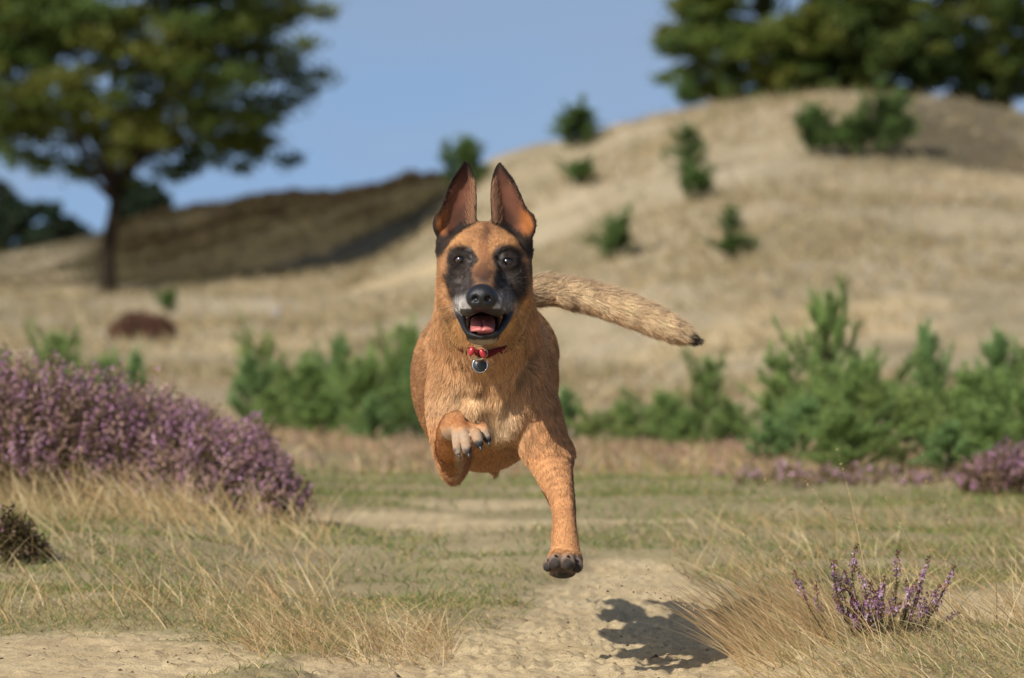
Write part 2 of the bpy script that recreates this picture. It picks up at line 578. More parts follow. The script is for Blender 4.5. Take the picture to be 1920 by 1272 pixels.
def tube(path, r, seg=8, closed=False):
    path = np.asarray(path, float)
    n = len(path)
    tg_ = np.gradient(path, axis=0) if not closed else np.roll(path, -1, 0) - np.roll(path, 1, 0)
    tg_ = unit(tg_)
    rr = np.broadcast_to(r, (n,))
    up = np.array([0.13, 0.21, 0.97]) if abs(tg_[:, 2]).mean() < 0.9 else np.array([0.97, 0.21, 0.13])
    X = unit(np.cross(tg_, up))
    Yv = np.cross(tg_, X)
    a = np.linspace(0, 2 * np.pi, seg, endpoint=False)
    V = (path[:, None, :] + rr[:, None, None] * (X[:, None, :] * np.cos(a)[None, :, None] + Yv[:, None, :] * np.sin(a)[None, :, None])).reshape(-1, 3)
    m = n if closed else n - 1
    i, j = np.meshgrid(np.arange(m), np.arange(seg), indexing='ij')
    i2, j2 = (i + 1) % n, (j + 1) % seg
    F = np.stack([i * seg + j, i * seg + j2, i2 * seg + j2, i2 * seg + j], -1).reshape(-1, 4)
    return V, F


def tint_mat(name, transl, rough=0.75, spec=0.12, scale=None):
    def colour(w):
        c = w.attr('tint')
        if scale:
            c = w.mix(1.0, c, w.ramp(w.noise(scale, 3, 0.6, w.geo()), [(0.3, (0.75, 0.75, 0.75)), (0.7, (1.2, 1.2, 1.2))]), 'MULTIPLY')
        return c
    if transl:
        return leafy(name, colour, transl, rough, spec)
    w = NT(name)
    w.base(colour(w), rough, spec)
    return w.m


M_GRASS = tint_mat('dry_grass_blade', 0.35, 0.6, 0.2)
M_TURF = tint_mat('short_turf_blade', 0.35, 0.6, 0.15)
M_LEAF = tint_mat('oak_leaf', 0.42, 0.55, 0.25)
M_NEEDLE = tint_mat('pine_needle', 0.5, 0.5, 0.2)
M_HEATH = tint_mat('heather_sprig', 0.25, 0.8, 0.05)
w = NT('bark')
w.base(w.ramp(w.noise(9, 5, 0.7, w.objco()), [(0.3, (0.016, 0.012, 0.009)), (0.7, (0.048, 0.037, 0.027))]), 0.95, 0.05)
w.bump(w.noise(22, 5, 0.7, w.objco()), 0.8, 0.03)
M_BARK = w.m


def find_ground(px, py, Y0, Y1):
    """distance at which the ground of a bearing lies in a given row of the view, nearest first"""
    Y = np.linspace(Y0, Y1, 500)
    x = (px - 960) / FPX * Y
    g = HOR + (CAMZ - land(x, Y)) / Y * FPX
    i = np.argmax(g <= py)
    return float(Y[i]) if g.min() <= py else float(Y[np.argmin(g)])


# ------------------------------------------------------------------ oaks
def oak(seed, crown_c, crown_r, foot, n_clump, leaf_n, leaf_s, trunk_r, fork_h, greens, low_cut=-0.8):
    """trunk + crown meshes (local: foot at the origin)"""
    r = np.random.default_rng(seed)
    tb, cb = Batch(), Batch()
    bark = (0.06, 0.045, 0.03)
    top = np.array([crown_c[0] * 0.4, crown_c[1] * 0.4, fork_h])
    limb(tb, np.array([0, 0, -0.15]), np.array([0, 0, 0.25]), trunk_r * 1.5, trunk_r * 1.05, bark, 0.0, 10, 4, r)
    limb(tb, np.array([0, 0, 0.2]), top, trunk_r * 1.08, trunk_r * 0.8, bark, 0.03, 10, 8, r)
    # clump centres spread through an ellipsoid
    cs = []
    tries = 0
    while len(cs) < n_clump and tries < 20000:
        tries += 1
        v = r.normal(size=3); v /= np.linalg.norm(v)
        v *= r.uniform(0.25, 1.0) ** 0.45 * (1.0 / max(np.sum(np.abs(v) ** 3) ** (1 / 3.0), 1e-6)) ** 0.75
        if v[2] < low_cut: continue
        c = crown_c + v * crown_r
        if all(np.linalg.norm((c - o) / np.array([1, 1, 0.7])) > 0.40 * crown_r[0] * (24.0 / n_clump) ** 0.5 * 0.55 for o in cs):
            cs.append(c)
    cs = np.array(cs)
    # limbs: a few mains, then a branch to each clump
    mains = []
    for k in range(7):
        a = 2 * np.pi * k / 7 + r.uniform(-0.3, 0.3)
        e = crown_c + crown_r * np.array([math.cos(a) * 0.55, math.sin(a) * 0.55, r.uniform(-0.35, 0.5)])
        pth = limb(tb, top - np.array([0, 0, r.uniform(0, 0.25) * fork_h]), e, trunk_r * 0.55, trunk_r * 0.18, bark, 0.08, 7, 8, r)
        mains.append(pth)
    pth = limb(tb, top, crown_c + crown_r * np.array([0.05, 0.05, 0.75]), trunk_r * 0.75, trunk_r * 0.15, bark, 0.05, 8, 9, r)
    mains.append(pth)
    nodes = np.concatenate(mains)
    for c in cs:
        i = np.argmin(np.linalg.norm(nodes - c, axis=1))
        limb(tb, nodes[i], c, trunk_r * 0.14, trunk_r * 0.04, bark, 0.08, 5, 5, r)
    per = leaf_n // len(cs)
    for c in cs:
        k = int(per * r.uniform(0.6, 1.4))
        sub = r.integers(5, 9)
        sc = c + r.normal(size=(sub, 3)) * crown_r.mean() * np.array([0.125, 0.125, 0.065])
        w_ = r.integers(0, sub, k)
        p = sc[w_] + r.normal(size=(k, 3)) * crown_r.mean() * np.array([0.050, 0.050, 0.028])
        nr = r.normal(size=(k, 3)) * 0.8 + np.array([0, 0, 1.0])
        base = greens[r.integers(0, len(greens))]
        col = np.asarray(base)[None] * r.uniform(0.7, 1.3, (k, 1)) * (1 + r.normal(size=(k, 3)) * 0.07)
        leaves(cb, p, nr, leaf_s * r.uniform(0.7, 1.3, k), np.clip(col, 0.01, 0.5), 0.4, 0.62, r)
    return tb.mesh('trunk'), cb.mesh('crown', False)


def plant_tree(name, label, px, Y, meshes, group=None, mat=None, scale=1.0, rot=0.0):
    g = on_land(px, Y)
    t = thing(name, label, 'tree', tuple(g), rot, scale, group)
    obj('trunk', meshes[0], M_BARK, t)
    obj('crown', meshes[1], mat or M_LEAF, t)['kind'] = 'stuff'
    return t


GREENS = [(0.115, 0.156, 0.030), (0.096, 0.142, 0.031), (0.146, 0.162, 0.031), (0.084, 0.122, 0.028), (0.126, 0.154, 0.028)]
Yo = find_ground(203, 548, 60, 84)
m_ = Yo / FPX
foot = on_land(203, Yo)


def view_local(px, py, Y, foot):
    return P(px, py, Y) - foot


cc = view_local(226, 76, Yo, foot)
oak_l = oak(11, cc, np.array([335 * m_, 320 * m_, 285 * m_]), foot, 155, 100000, 0.076, 13.5 * m_, (548 - 330) * m_, GREENS, -0.86)
plant_tree('oak_tree', 'broad leafy oak with one dark bare trunk at the foot of the heather bank', 203, Yo, oak_l)
for (seed, px, cpx, cpy, rx, rz, Y, lab, dark) in ((21, 1470, 1462, 40, 228, 165, 74.0, 'leafy olive-green oak standing behind the dune crest above the bare sand brow', 1.15),
                                                (22, 1815, 1808, 25, 215, 205, 77.0, 'darker oak behind the dune crest, its low branches hanging over the slope', 0.92)):
    f_ = on_land(px, Y)
    m_ = Y / FPX
    cc = P(cpx, cpy, Y) - f_
    mm = oak(seed, cc, np.array([rx * m_, rx * m_ * 0.8, rz * m_]), f_, 125, 72000, 0.076, 10 * m_, max(cc[2] - 0.6 * rz * m_, 0.4), [tuple(np.array(g) * dark) for g in GREENS], -0.9)
    plant_tree('oak_tree', lab, px, Y, mm)
for (seed, px, cpy, rx, rz, Y, lab) in ((31, 60, 440, 100, 62, 230.0, 'low dark tree far beyond the grassy bank under the oak'),
                                    (32, -60, 420, 90, 80, 230.0, 'rounded dark tree far beyond the bank at the wood edge'),
                                    (33, 268, 385, 46, 44, 210.0, 'small hazy tree seen past the oak trunk above the heather bank')):
    f_ = on_land(px, Y); m_ = Y / FPX
    cc = P(px, cpy, Y) - f_
    mm = oak(seed, cc, np.array([rx * m_, rx * m_, rz * m_]), f_, 50, 8000, 0.45, 5 * m_, max(cc[2] - 0.5 * rz * m_, 0.5), [(0.040, 0.062, 0.034), (0.055, 0.075, 0.040)], -0.95)
    plant_tree('distant_tree', lab, px, Y, mm)

# ------------------------------------------------------------------ young pines
def pine_mesh(seed, wide=0.42, whorls=8, dens=0.72, needle=0.105, green=(0.235, 0.330, 0.110), taper=0.55, gaps=0.22):
    """bushy young pine of unit height: upswept whorled branches, every shoot a brush of needles"""
    r = np.random.default_rng(seed)
    h = 1.0
    tb, nb = Batch(), Batch()
    path = limb(tb, np.array([0, 0, -0.05]), np.array([r.normal() * 0.03, r.normal() * 0.03, h * 0.95]), 0.020, 0.006, (0.14, 0.085, 0.05), 0.02, 6, 9, r)
    shoots = []
    for k in range(whorls):
        f = (k + 0.3) / whorls
        z = h * (0.02 + 0.80 * f)
        L = wide * (1.0 - f) ** taper * r.uniform(0.85, 1.15) + 0.05
        nb_ = r.integers(6, 9)
        a0 = r.uniform(0, 6.28)
        for j in range(nb_):
            a = a0 + 2 * np.pi * j / nb_ + r.normal() * 0.2
            el = r.uniform(0.10, 0.75) + 0.35 * f
            d = np.array([math.cos(a) * math.cos(el), math.sin(a) * math.cos(el), math.sin(el)])
            s = np.array([np.interp(z, path[:, 2], path[:, 0]), np.interp(z, path[:, 2], path[:, 1]), z])
            if r.random() < gaps: continue
            Lj = L * r.uniform(0.5, 1.25) * (1 + 0.35 * math.sin(a * 2 + seed) + 0.2 * math.sin(a * 3 + 2 * seed))
            e = s + d * Lj + np.array([0, 0, 0.25 * Lj])
            limb(tb, s, e, 0.007, 0.003, (0.15, 0.09, 0.05), 0.04, 4, 4, r)
            shoots.append((s + (e - s) * 0.25, e, 1.0))
            for q in range(r.integers(3, 6)):
                t = r.uniform(0.3, 0.95)
                b = s + (e - s) * t
                d2 = unit(d + r.normal(size=3) * 0.55 + np.array([0, 0, 0.6]))
                shoots.append((b, b + d2 * (0.06 + Lj * 0.30), 0.9))
    shoots.append((path[-4], path[-1] + np.array([0, 0, 0.05]), 1.3))
    for a, b, s in shoots:
        L = np.linalg.norm(b - a)
        k = int(max(26, 330 * L * dens))
        t = r.uniform(0, 1, k) ** 0.8
        p = a + (b - a) * t[:, None]
        ax = unit(b - a)
        d = unit(r.normal(size=(k, 3)))
        d = unit(d - (d @ ax)[:, None] * ax + ax * r.uniform(0.5, 1.3, (k, 1)))
        col = np.asarray(green)[None] * r.uniform(0.6, 1.4) * r.uniform(0.7, 1.35, (k, 1)) + np.array([0.045, 0.045, 0.004]) * (t ** 2)[:, None]
        blades(nb, p, d, np.full(k, needle) * r.uniform(0.7, 1.2, k), np.full(k, 0.0050), np.zeros((k, 3)), col, 1, None, r)
    return tb.mesh('trunk'), nb.mesh('needles', False)


PINES = [pine_mesh(101, 0.40, 8), pine_mesh(102, 0.46, 7), pine_mesh(103, 0.36, 9, taper=0.7), pine_mesh(104, 0.55, 5, taper=0.4), pine_mesh(105, 0.44, 6, taper=0.35, green=(0.26, 0.33, 0.105)), pine_mesh(106, 0.40, 7, taper=0.9, green=(0.20, 0.31, 0.12))]


HILL_PINES = [pine_mesh(111, 0.44, 9, 1.5, 0.090, (0.135, 0.215, 0.075), 0.5, 0.05), pine_mesh(112, 0.46, 8, 1.6, 0.095, (0.150, 0.235, 0.080), 0.4, 0.1),
              pine_mesh(113, 0.36, 9, 1.2, 0.090, (0.150, 0.225, 0.085), 0.6, 0.25), pine_mesh(114, 0.55, 6, 1.6, 0.105, (0.145, 0.235, 0.075), 0.35, 0.05)]


def pine(px, base_py, top_py, wide_px, Y=None, label='', group=None, kind=None, rng_y=(30, 68)):
    Y = Y or find_ground(px, base_py, *rng_y)
    g = on_land(px, Y)
    ztop = P(px, top_py, Y)[2]
    h = max(ztop - g[2], 0.08)
    k = kind if kind is not None else [0, 1, 2, 4, 5][int(rng.integers(0, 5))]
    wscale = wide_px * Y / FPX / {0: 0.88, 1: 1.0, 2: 0.78, 3: 1.2, 4: 0.95, 5: 0.9}[k]
    t = thing('young_pine', label, 'pine', tuple(g), float(rng.uniform(0, 6.28)), (wscale, wscale, h * 0.95), group)
    t.rotation_euler[0], t.rotation_euler[1] = rng.normal() * 0.09, rng.normal() * 0.09
    src = HILL_PINES if base_py else PINES
    obj('trunk', src[k][0], M_BARK, t)
    obj('needles', src[k][1], M_NEEDLE, t)['kind'] = 'stuff'
    return t


def thicket(rows, group, lead, rest):
    """pines of one thicket; the few that stand out by height get their own words"""
    order = sorted(range(len(rows)), key=lambda i: rows[i][1])
    for i, (px, top, wd, Y) in enumerate(rows):
        k = order.index(i)
        pine(px, 0, top, wd, Y, lead[k] if k < len(lead) else rest, group)


thicket([(470, 650, 120, 24.5), (515, 615, 120, 25.0), (575, 660, 140, 24.0), (632, 612, 120, 24.6), (690, 650, 140, 23.6), (735, 580, 120, 25.0), (775, 660, 130, 24.0), (600, 720, 120, 23.0),
         (700, 730, 110, 22.8), (820, 650, 130, 25.0), (880, 690, 130, 24.6), (510, 725, 110, 23.2)], 'pines in the thicket on the heather side of the dog',
        ['tallest spiky pine of the thicket between the purple heather and the dog', 'second tallest pine of the thicket between the purple heather and the dog'],
        'young green pine in the thicket between the purple heather and the dog')
thicket([(960, 740, 110, 23.5), (1060, 715, 110, 23.5), (1115, 760, 120, 22.4), (1180, 750, 110, 23.2), (1240, 720, 130, 23.5), (1315, 660, 130, 23.8), (1365, 745, 120, 22.2), (1285, 760, 110, 21.8)],
        'low pines between the dog and the tall thicket', ['tallest pine in the low row between the dog and the dense thicket'],
        'low young pine in the row between the dog and the dense thicket')
thicket([(1475, 650, 150, 18.7), (1560, 540, 190, 18.5), (1500, 730, 150, 17.5), (1640, 650, 180, 17.9), (1735, 585, 150, 18.9), (1700, 720, 180, 17.0), (1600, 750, 160, 16.8), (1800, 670, 170, 17.6), (1880, 600, 170, 18.5),
         (1935, 660, 180, 17.3), (1860, 750, 160, 16.7), (2010, 600, 190, 18.5), (2110, 640, 190, 18.5), (1780, 780, 140, 16.5), (1440, 770, 110, 17.3)], 'pines in the dense thicket',
        ['tallest pine of the dense thicket behind the pink heather, with a pale leader', 'narrow second tallest pine of the dense thicket behind the pink heather'],
        'bushy young pine in the dense thicket behind the pink heather')
thicket([(-90, 620, 140, 22.0), (10, 640, 140, 22.0), (110, 612, 130, 23.0), (180, 655, 120, 22.0), (245, 640, 80, 23.0), (-200, 640, 150, 22.0)], 'pine seedlings behind the heather bush',
        ['tallest pale green pine seedling rising behind the big purple heather bush'], 'bright green pine seedling rising behind the big purple heather bush')
for (px, base, top, wd, kind, lab) in (
        (862, 378, 250, 105, 0, 'dark young pine on the dune ridge right behind the dog\'s ear'),
        (1080, 280, 203, 115, 1, 'bushy pine on the dune skyline above a small round one'),
        (1090, 350, 300, 85, 3, 'small rounded pine bush below the skyline pine'),
        (1155, 488, 408, 100, 1, 'compact dark pine alone on the pale dune slope'),
        (1290, 330, 228, 75, 2, 'thin ragged pine leaning over a denser dark one on the dune'),
        (1308, 378, 312, 100, 3, 'dense dark pine below the thin ragged one on the dune'),
        (1366, 445, 382, 66, 2, 'small upright pine growing out of a spreading bright green one'),
        (1372, 484, 440, 115, 3, 'spreading bright green low pine at the foot of a small upright one'),
        (1530, 295, 190, 100, 0, 'narrow pine at the side of the broad pine near the dune brow'),
        (1590, 296, 225, 120, 3, 'low dark pine between the narrow and the broad pine on the brow'),
        (1655, 292, 178, 125, 1, 'broad bright pine near the dune brow casting a shadow'),
        (1290, 196, 150, 70, 3, 'pale shrub pine at the end of the dune crest below the oak')):
    pine(px, base, top, wd, None, lab, None, kind, (44, 69))
pine(316, 588, 545, 55, None, 'little round green pine alone on the grass right of the oak trunk', None, 3, (40, 80))

# ------------------------------------------------------------------ heather
MAUVE = np.array([(0.38, 0.19, 0.31), (0.45, 0.26, 0.36), (0.33, 0.18, 0.21), (0.42, 0.27, 0.27), (0.36, 0.24, 0.18), (0.34, 0.22, 0.15), (0.16, 0.11, 0.06)])


def heather_bush(name, label, foot, rx, ry, h, n_sprig, seed, flower=0.75, size=1.0, group=None, pal=MAUVE, dark=1.0, lean=0.0):
    """dome of upright sprigs, each a stem with scale leaves below and a flower spike above"""
    r = np.random.default_rng(seed)
    sb, fb, lb = Batch(), Batch(), Batch()
    # sprig feet on an ellipse, tips on the dome
    u = np.sqrt(r.random(n_sprig)); a = r.uniform(0, 2 * np.pi, n_sprig)
    tx, ty = u * np.cos(a), u * np.sin(a)
    lump = 1 + 0.32 * fbm(np.stack([tx * 2.2 + seed, ty * 2.2], 1), seed, 3)
    tz = h * np.sqrt(np.clip(1 - 0.92 * u ** 2.2, 0.03, 1)) * lump * r.uniform(0.55, 1.14, n_sprig)
    tip = np.stack([tx * rx + lean * tz, ty * ry, tz], 1)
    out = np.stack([tx * 0.55, ty * 0.55, 0.75 + 0 * tx], 1) + r.normal(size=(n_sprig, 3)) * 0.22
    d = unit(out)
    ln = np.minimum(0.55 * h, tz * 0.9) * r.uniform(0.7, 1.2, n_sprig)
    foot_l = tip - d * ln[:, None]
    gx, gy = foot_l[:, 0] + foot[0], foot_l[:, 1] + foot[1]
    zg = land(gx, gy) - foot[2]
    tip[:, 2] += zg; foot_l[:, 2] = np.maximum(foot_l[:, 2] + zg, zg - 0.01)
    d = unit(tip - foot_l)
    ln = np.linalg.norm(tip - foot_l, axis=1)
    blades(sb, foot_l, d, ln, np.full(n_sprig, 0.0014 * size), r.normal(size=(n_sprig, 3)) * 0.05, np.tile((0.10, 0.06, 0.04), (n_sprig, 1)) * dark, 3, None, r)
    K = 26
    idx = np.repeat(np.arange(n_sprig), K)
    t = np.tile(np.linspace(0.0, 1.0, K), n_sprig) + r.normal(size=len(idx)) * 0.02
    p = foot_l[idx] + (tip - foot_l)[idx] * t[:, None]
    off = r.normal(size=(len(idx), 3)); off = unit(off - (off * d[idx]).sum(1, keepdims=True) * d[idx])
    wd = np.interp(t, [0, 0.4, 0.75, 1], [0.012, 0.014, 0.010, 0.003]) * size
    p = p + off * (wd * r.uniform(0.4, 1.2, len(idx)))[:, None]
    isfl = (t > 0.48) & (r.random(len(idx)) < flower)
    shade = r.uniform(0.75, 1.25, len(idx))[:, None]
    hue = r.integers(0, len(pal), n_sprig)
    fc = pal[hue][idx] * shade * dark
    lc = np.where(r.random(len(idx))[:, None] < 0.55, np.array([(0.085, 0.075, 0.026)]), np.array([(0.15, 0.10, 0.055)])) * shade * dark
    leaves(fb, p[isfl], off[isfl] + 0.5 * d[idx][isfl], 0.0085 * size * r.uniform(0.7, 1.3, isfl.sum()), fc[isfl], 0.7, 0.8, r)
    leaves(lb, p[~isfl], off[~isfl] + 0.5 * d[idx][~isfl], 0.0085 * size * r.uniform(0.7, 1.4, (~isfl).sum()), lc[~isfl], 0.5, 0.5, r)
    o = thing(name, label, 'heather', tuple(foot), 0.0, 1.0, group)
    obj('stems', sb.mesh('stems', False), M_HEATH, o)['kind'] = 'stuff'
    obj('leaves', lb.mesh('leaves', False), M_HEATH, o)['kind'] = 'stuff'
    if isfl.any():
        obj('flowers', fb.mesh('flowers', False), M_HEATH, o)['kind'] = 'stuff'
    return o


def at_view(px, Y):
    return on_land(px, Y)


heather_bush('heather_bush', 'big mauve flowering heather bush with a lumpy domed top beside the track', at_view(105, 13.2), 0.44, 0.40, 0.285, 2100, 201, 0.85)
heather_bush('heather_bush', 'lower mauve heather bush spreading from the big one down to the track', at_view(410, 13.0), 0.23, 0.30, 0.19, 1100, 202, 0.8, lean=-0.08)
heather_bush('heather_bush', 'rear heather bush with brownish fading flowers behind the lower one', at_view(340, 14.3), 0.27, 0.25, 0.21, 800, 203, 0.7)
heather_bush('heather_bush', 'dull heather bush at the far end of the big purple one', at_view(-260, 13.6), 0.42, 0.4, 0.31, 900, 204, 0.8)
heather_bush('heather_clump', 'dark woody heather clump low in the dry grass in front of the big purple bush', at_view(15, 11.0), 0.085, 0.10, 0.085, 130, 205, 0.1, dark=0.7)
heather_bush('heather_clump', 'small reddish heather clump in the grass beside the dense pine thicket', at_view(1885, 15.0), 0.13, 0.14, 0.15, 220, 206, 0.75)
for k, (px, Y) in enumerate(((1440, 15.9), (1510, 16.3), (1575, 15.8), (1490, 15.5), (1640, 16.3), (1730, 16.0), (1830, 15.9))):
    heather_bush('heather_clump', 'low pink heather clump flowering in front of the dense pine thicket', at_view(px, Y), 0.18, 0.22, 0.055 if k < 5 else 0.04, 26, 210 + k, 0.6, 1.0, 'pink heather before the pine thicket', pal=np.array([(0.50, 0.32, 0.38), (0.46, 0.28, 0.36), (0.48, 0.33, 0.27), (0.40, 0.27, 0.18)]))
heather_bush('heather_clump', 'rust-red heather mound alone on the grass below the little round pine', at_view(265, find_ground(265, 636, 34, 60)), 0.27, 0.30, 0.19, 420, 230, 0.5, 2.2, pal=np.array([(0.16, 0.055, 0.055), (0.20, 0.08, 0.07)]))
r_ = np.random.default_rng(77)
for k in range(26):                                      # heather on the bank under the skyline
    px = 235 + k * 23 + r_.uniform(-12, 12)
    Y = r_.uniform(79, 92)
    heather_bush('heather_clump', 'dark heather clump among others on the bank behind the oak', at_view(px, Y), r_.uniform(0.35, 0.75), 0.6, r_.uniform(0.07, 0.20), 90, 300 + k, 0.35, 5.0,
                 'heather clumps on the bank', pal=np.array([(0.10, 0.055, 0.055), (0.10, 0.075, 0.035), (0.13, 0.10, 0.045)]), dark=0.7)


# ------------------------------------------------------------------ the heather plant in flower by the track
def heather_plant():
    r = np.random.default_rng(404)
    foot = at_view(1640, 8.98)
    sb, fb, lb = Batch(), Batch(), Batch()
    spikes = [(1608, 1020, 1635), (1683, 1030, 1688), (1743, 1043, 1730), (1792, 1060, 1765), (1488, 1070, 1510), (1531, 1090, 1555), (1558, 1055, 1572), (1567, 1050, 1585), (1583, 1068, 1590),
              (1607, 1060, 1622), (1595, 1085, 1600), (1660, 1080, 1664), (1652, 1100, 1650), (1728, 1075, 1718), (1700, 1085, 1692), (1780, 1085, 1752), (1765, 1095, 1745), (1712, 1100, 1705), (1630, 1090, 1632),
              (1640, 1110, 1640), (1678, 1105, 1676), (1600, 1120, 1612), (1620, 1130, 1624), (1592, 1140, 1605), (1575, 1110, 1590), (1668, 1125, 1664), (1740, 1110, 1728), (1798, 1148, 1795), (1655, 1140, 1652), (1690, 1130, 1684)]
    for i in range(18):
        x = r.uniform(1560, 1770)
        spikes.append((x, r.uniform(1085, 1160), x + (1650 - x) * 0.15))
    for (tx, ty, bx) in spikes:
        Y = 8.98 + r.uniform(-0.10, 0.10)
        tip = P(tx, ty, Y)
        b = P(bx + (1645 - bx) * 0.35, 1180, Y * 0.5 + 8.98 * 0.5)
        b[2] = land1(b[0], b[1]) - 0.002
        path = b + (tip - b) * np.linspace(0, 1, 8)[:, None]
        path[1:-1] += np.sin(np.linspace(0, np.pi, 8))[1:-1, None] * r.normal(size=3) * 0.006
        V, F = tube(path, np.linspace(0.0010, 0.0004, 8), 5)
        sb.add(V, F, (0.075, 0.05, 0.035))
        L = np.linalg.norm(tip - b)
        spike = min(0.055, 0.6 * L) * r.uniform(0.7, 1.1)
        nfl = int(spike / 0.0011)
        t = 1 - r.uniform(0.0, spike, nfl) / L
        ctr = np.stack([np.interp(t, np.linspace(0, 1, 8), path[:, c]) for c in range(3)], 1)
        s = (1 - t) * L / spike                       # 0 at the tip, 1 at the foot of the spike
        off = r.normal(size=(nfl, 3)) * np.array([1, 1, 0.35]); off = unit(off)
        pos = ctr + off * (0.0012 + 0.0042 * np.sqrt(s))[:, None]
        bud = s < 0.28
        pick = r.integers(0, 4, nfl)
        fc = np.array([(0.40, 0.22, 0.36), (0.47, 0.30, 0.43), (0.56, 0.42, 0.50), (0.32, 0.16, 0.23)])[pick] * r.uniform(0.8, 1.2, (nfl, 1))
        fc = np.where(bud[:, None], np.array([(0.16, 0.055, 0.07)]) * r.uniform(0.7, 1.3, (nfl, 1)), fc)
        brown = r.random(nfl) < 0.10 + 0.25 * (s > 0.75)
        fc = np.where(brown[:, None], np.array([(0.36, 0.22, 0.12)]), fc)
        # each blossom: three folded petals leaves around its axis
        for q in range(3):
            leaves(fb, pos + r.normal(size=(nfl, 3)) * 0.0007, off + r.normal(size=(nfl, 3)) * 0.5, np.where(bud, 0.0026, 0.0042) * r.uniform(0.8, 1.2, nfl), fc, 0.8, 0.75, r)
        nl = int(max(L - spike, 0.01) / 0.0009)
        t = r.uniform(0.12, 1 - spike / L * 0.8, nl)
        ctr = np.stack([np.interp(t, np.linspace(0, 1, 8), path[:, c]) for c in range(3)], 1)
        off = unit(r.normal(size=(nl, 3)) + np.array([0, 0, 0.6]))
        lc = np.where(r.random(nl)[:, None] < 0.6, np.array([(0.060, 0.085, 0.028)]), np.array([(0.17, 0.11, 0.06)])) * r.uniform(0.7, 1.3, (nl, 1))
        leaves(lb, ctr + off * 0.003, off, 0.0045 * r.uniform(0.7, 1.4, nl), lc, 0.5, 0.4, r)
    o = thing('heather_plant', 'small flowering heather plant with upright lilac spikes standing in long dry grass', 'heather', tuple(foot))
    obj('stems', sb.mesh('stems', True, foot), M_HEATH, o)['kind'] = 'stuff'
    obj('leaves', lb.mesh('leaves', False, foot), M_HEATH, o)['kind'] = 'stuff'
    obj('flowers', fb.mesh('flowers', False, foot), M_HEATH, o)['kind'] = 'stuff'


heather_plant()

# ------------------------------------------------------------------ grass
STRAW = np.array([(0.54, 0.39, 0.190), (0.62, 0.48, 0.265), (0.48, 0.325, 0.145), (0.46, 0.37, 0.175), (0.66, 0.53, 0.31), (0.42, 0.26, 0.13)])
GREEN = np.array([(0.155, 0.205, 0.055), (0.20, 0.245, 0.072), (0.28, 0.28, 0.105), (0.130, 0.180, 0.050)])


def scatter(n, x0, x1, y0, y1, accept, r, bearing=False):
    """points on the land; x given in metres or as the photograph's columns"""
    out = []
    got = 0
    while got < n:
        m = max(4 * n, 1000)
        y = y0 + (y1 - y0) * r.random(m)
        x = r.uniform(x0, x1, m)
        if bearing:
            x = (x - 960) / FPX * y
        k = r.random(m) < accept(x, y)
        out.append(np.stack([x[k], y[k]], 1)); got += k.sum()
        if len(out) > 40: break
    p = np.concatenate(out)[:n]
    return np.concatenate([p, land(p[:, 0], p[:, 1])[:, None]], 1)


def clumpy(f, seed, thr=0.0, soft=0.3):
    return lambda x, y: sstep(thr - soft, thr + soft, fbm(np.stack([x, y], 1) * f, seed, 2))


def sward(name, label, pts, ln, wd, lean, spread, pal, r, seg=3, bend=0.4, tip=None, mat=None, heads=0.0):
    bt = Batch()
    n = len(pts)
    d = np.stack([lean[0] + r.normal(size=n) * spread, lean[1] + r.normal(size=n) * spread, np.ones(n)], 1)
    L = ln * r.uniform(0.45, 1.15, n)
    hz = unit(d * np.array([1, 1, 0.0]) + 1e-6)
    bd = hz * (bend * r.uniform(0.1, 1.1, n))[:, None] - np.array([0, 0, 1.0]) * (0.45 * bend * r.uniform(0.1, 1.1, n))[:, None]
    col = pal[r.integers(0, len(pal), n)] * r.uniform(0.8, 1.2, (n, 1))
    base = pts - np.array([0, 0, 0.003])
    tips = blades(bt, base, d, L, wd * r.uniform(0.7, 1.3, n), bd, col, seg, None if tip is None else col * 0.4 + np.asarray(tip) * 0.6, r)
    if heads:
        k = np.nonzero(r.random(n) < heads)[0]
        for i in k:
            m = r.integers(9, 16)
            t = np.linspace(0.70, 1.0, m)
            dd = unit(d[i:i + 1])[0]
            c = base[i] + L[i] * (dd * t[:, None] + bd[i] * (t ** 2)[:, None])
            tang = unit(dd + 2 * bd[i])
            off = unit(r.normal(size=(m, 3)) + tang * 1.2)
            leaves(bt, c + off * 0.002, np.cross(off, r.normal(size=(m, 3))), 0.0058 * r.uniform(0.7, 1.3, m), np.tile((0.55, 0.37, 0.18), (m, 1)) * r.uniform(0.7, 1.2, (m, 1)), 0.4, 0.3, r)
    o = obj(name, bt.mesh(name, False), mat or M_GRASS)
    tag(o, label, 'grass', kind='stuff')
    return o


r_ = np.random.default_rng(505)
turf = lambda x, y: np.clip(1 - 1.15 * path_mask(x, y), 0.02, 1) ** 1.5
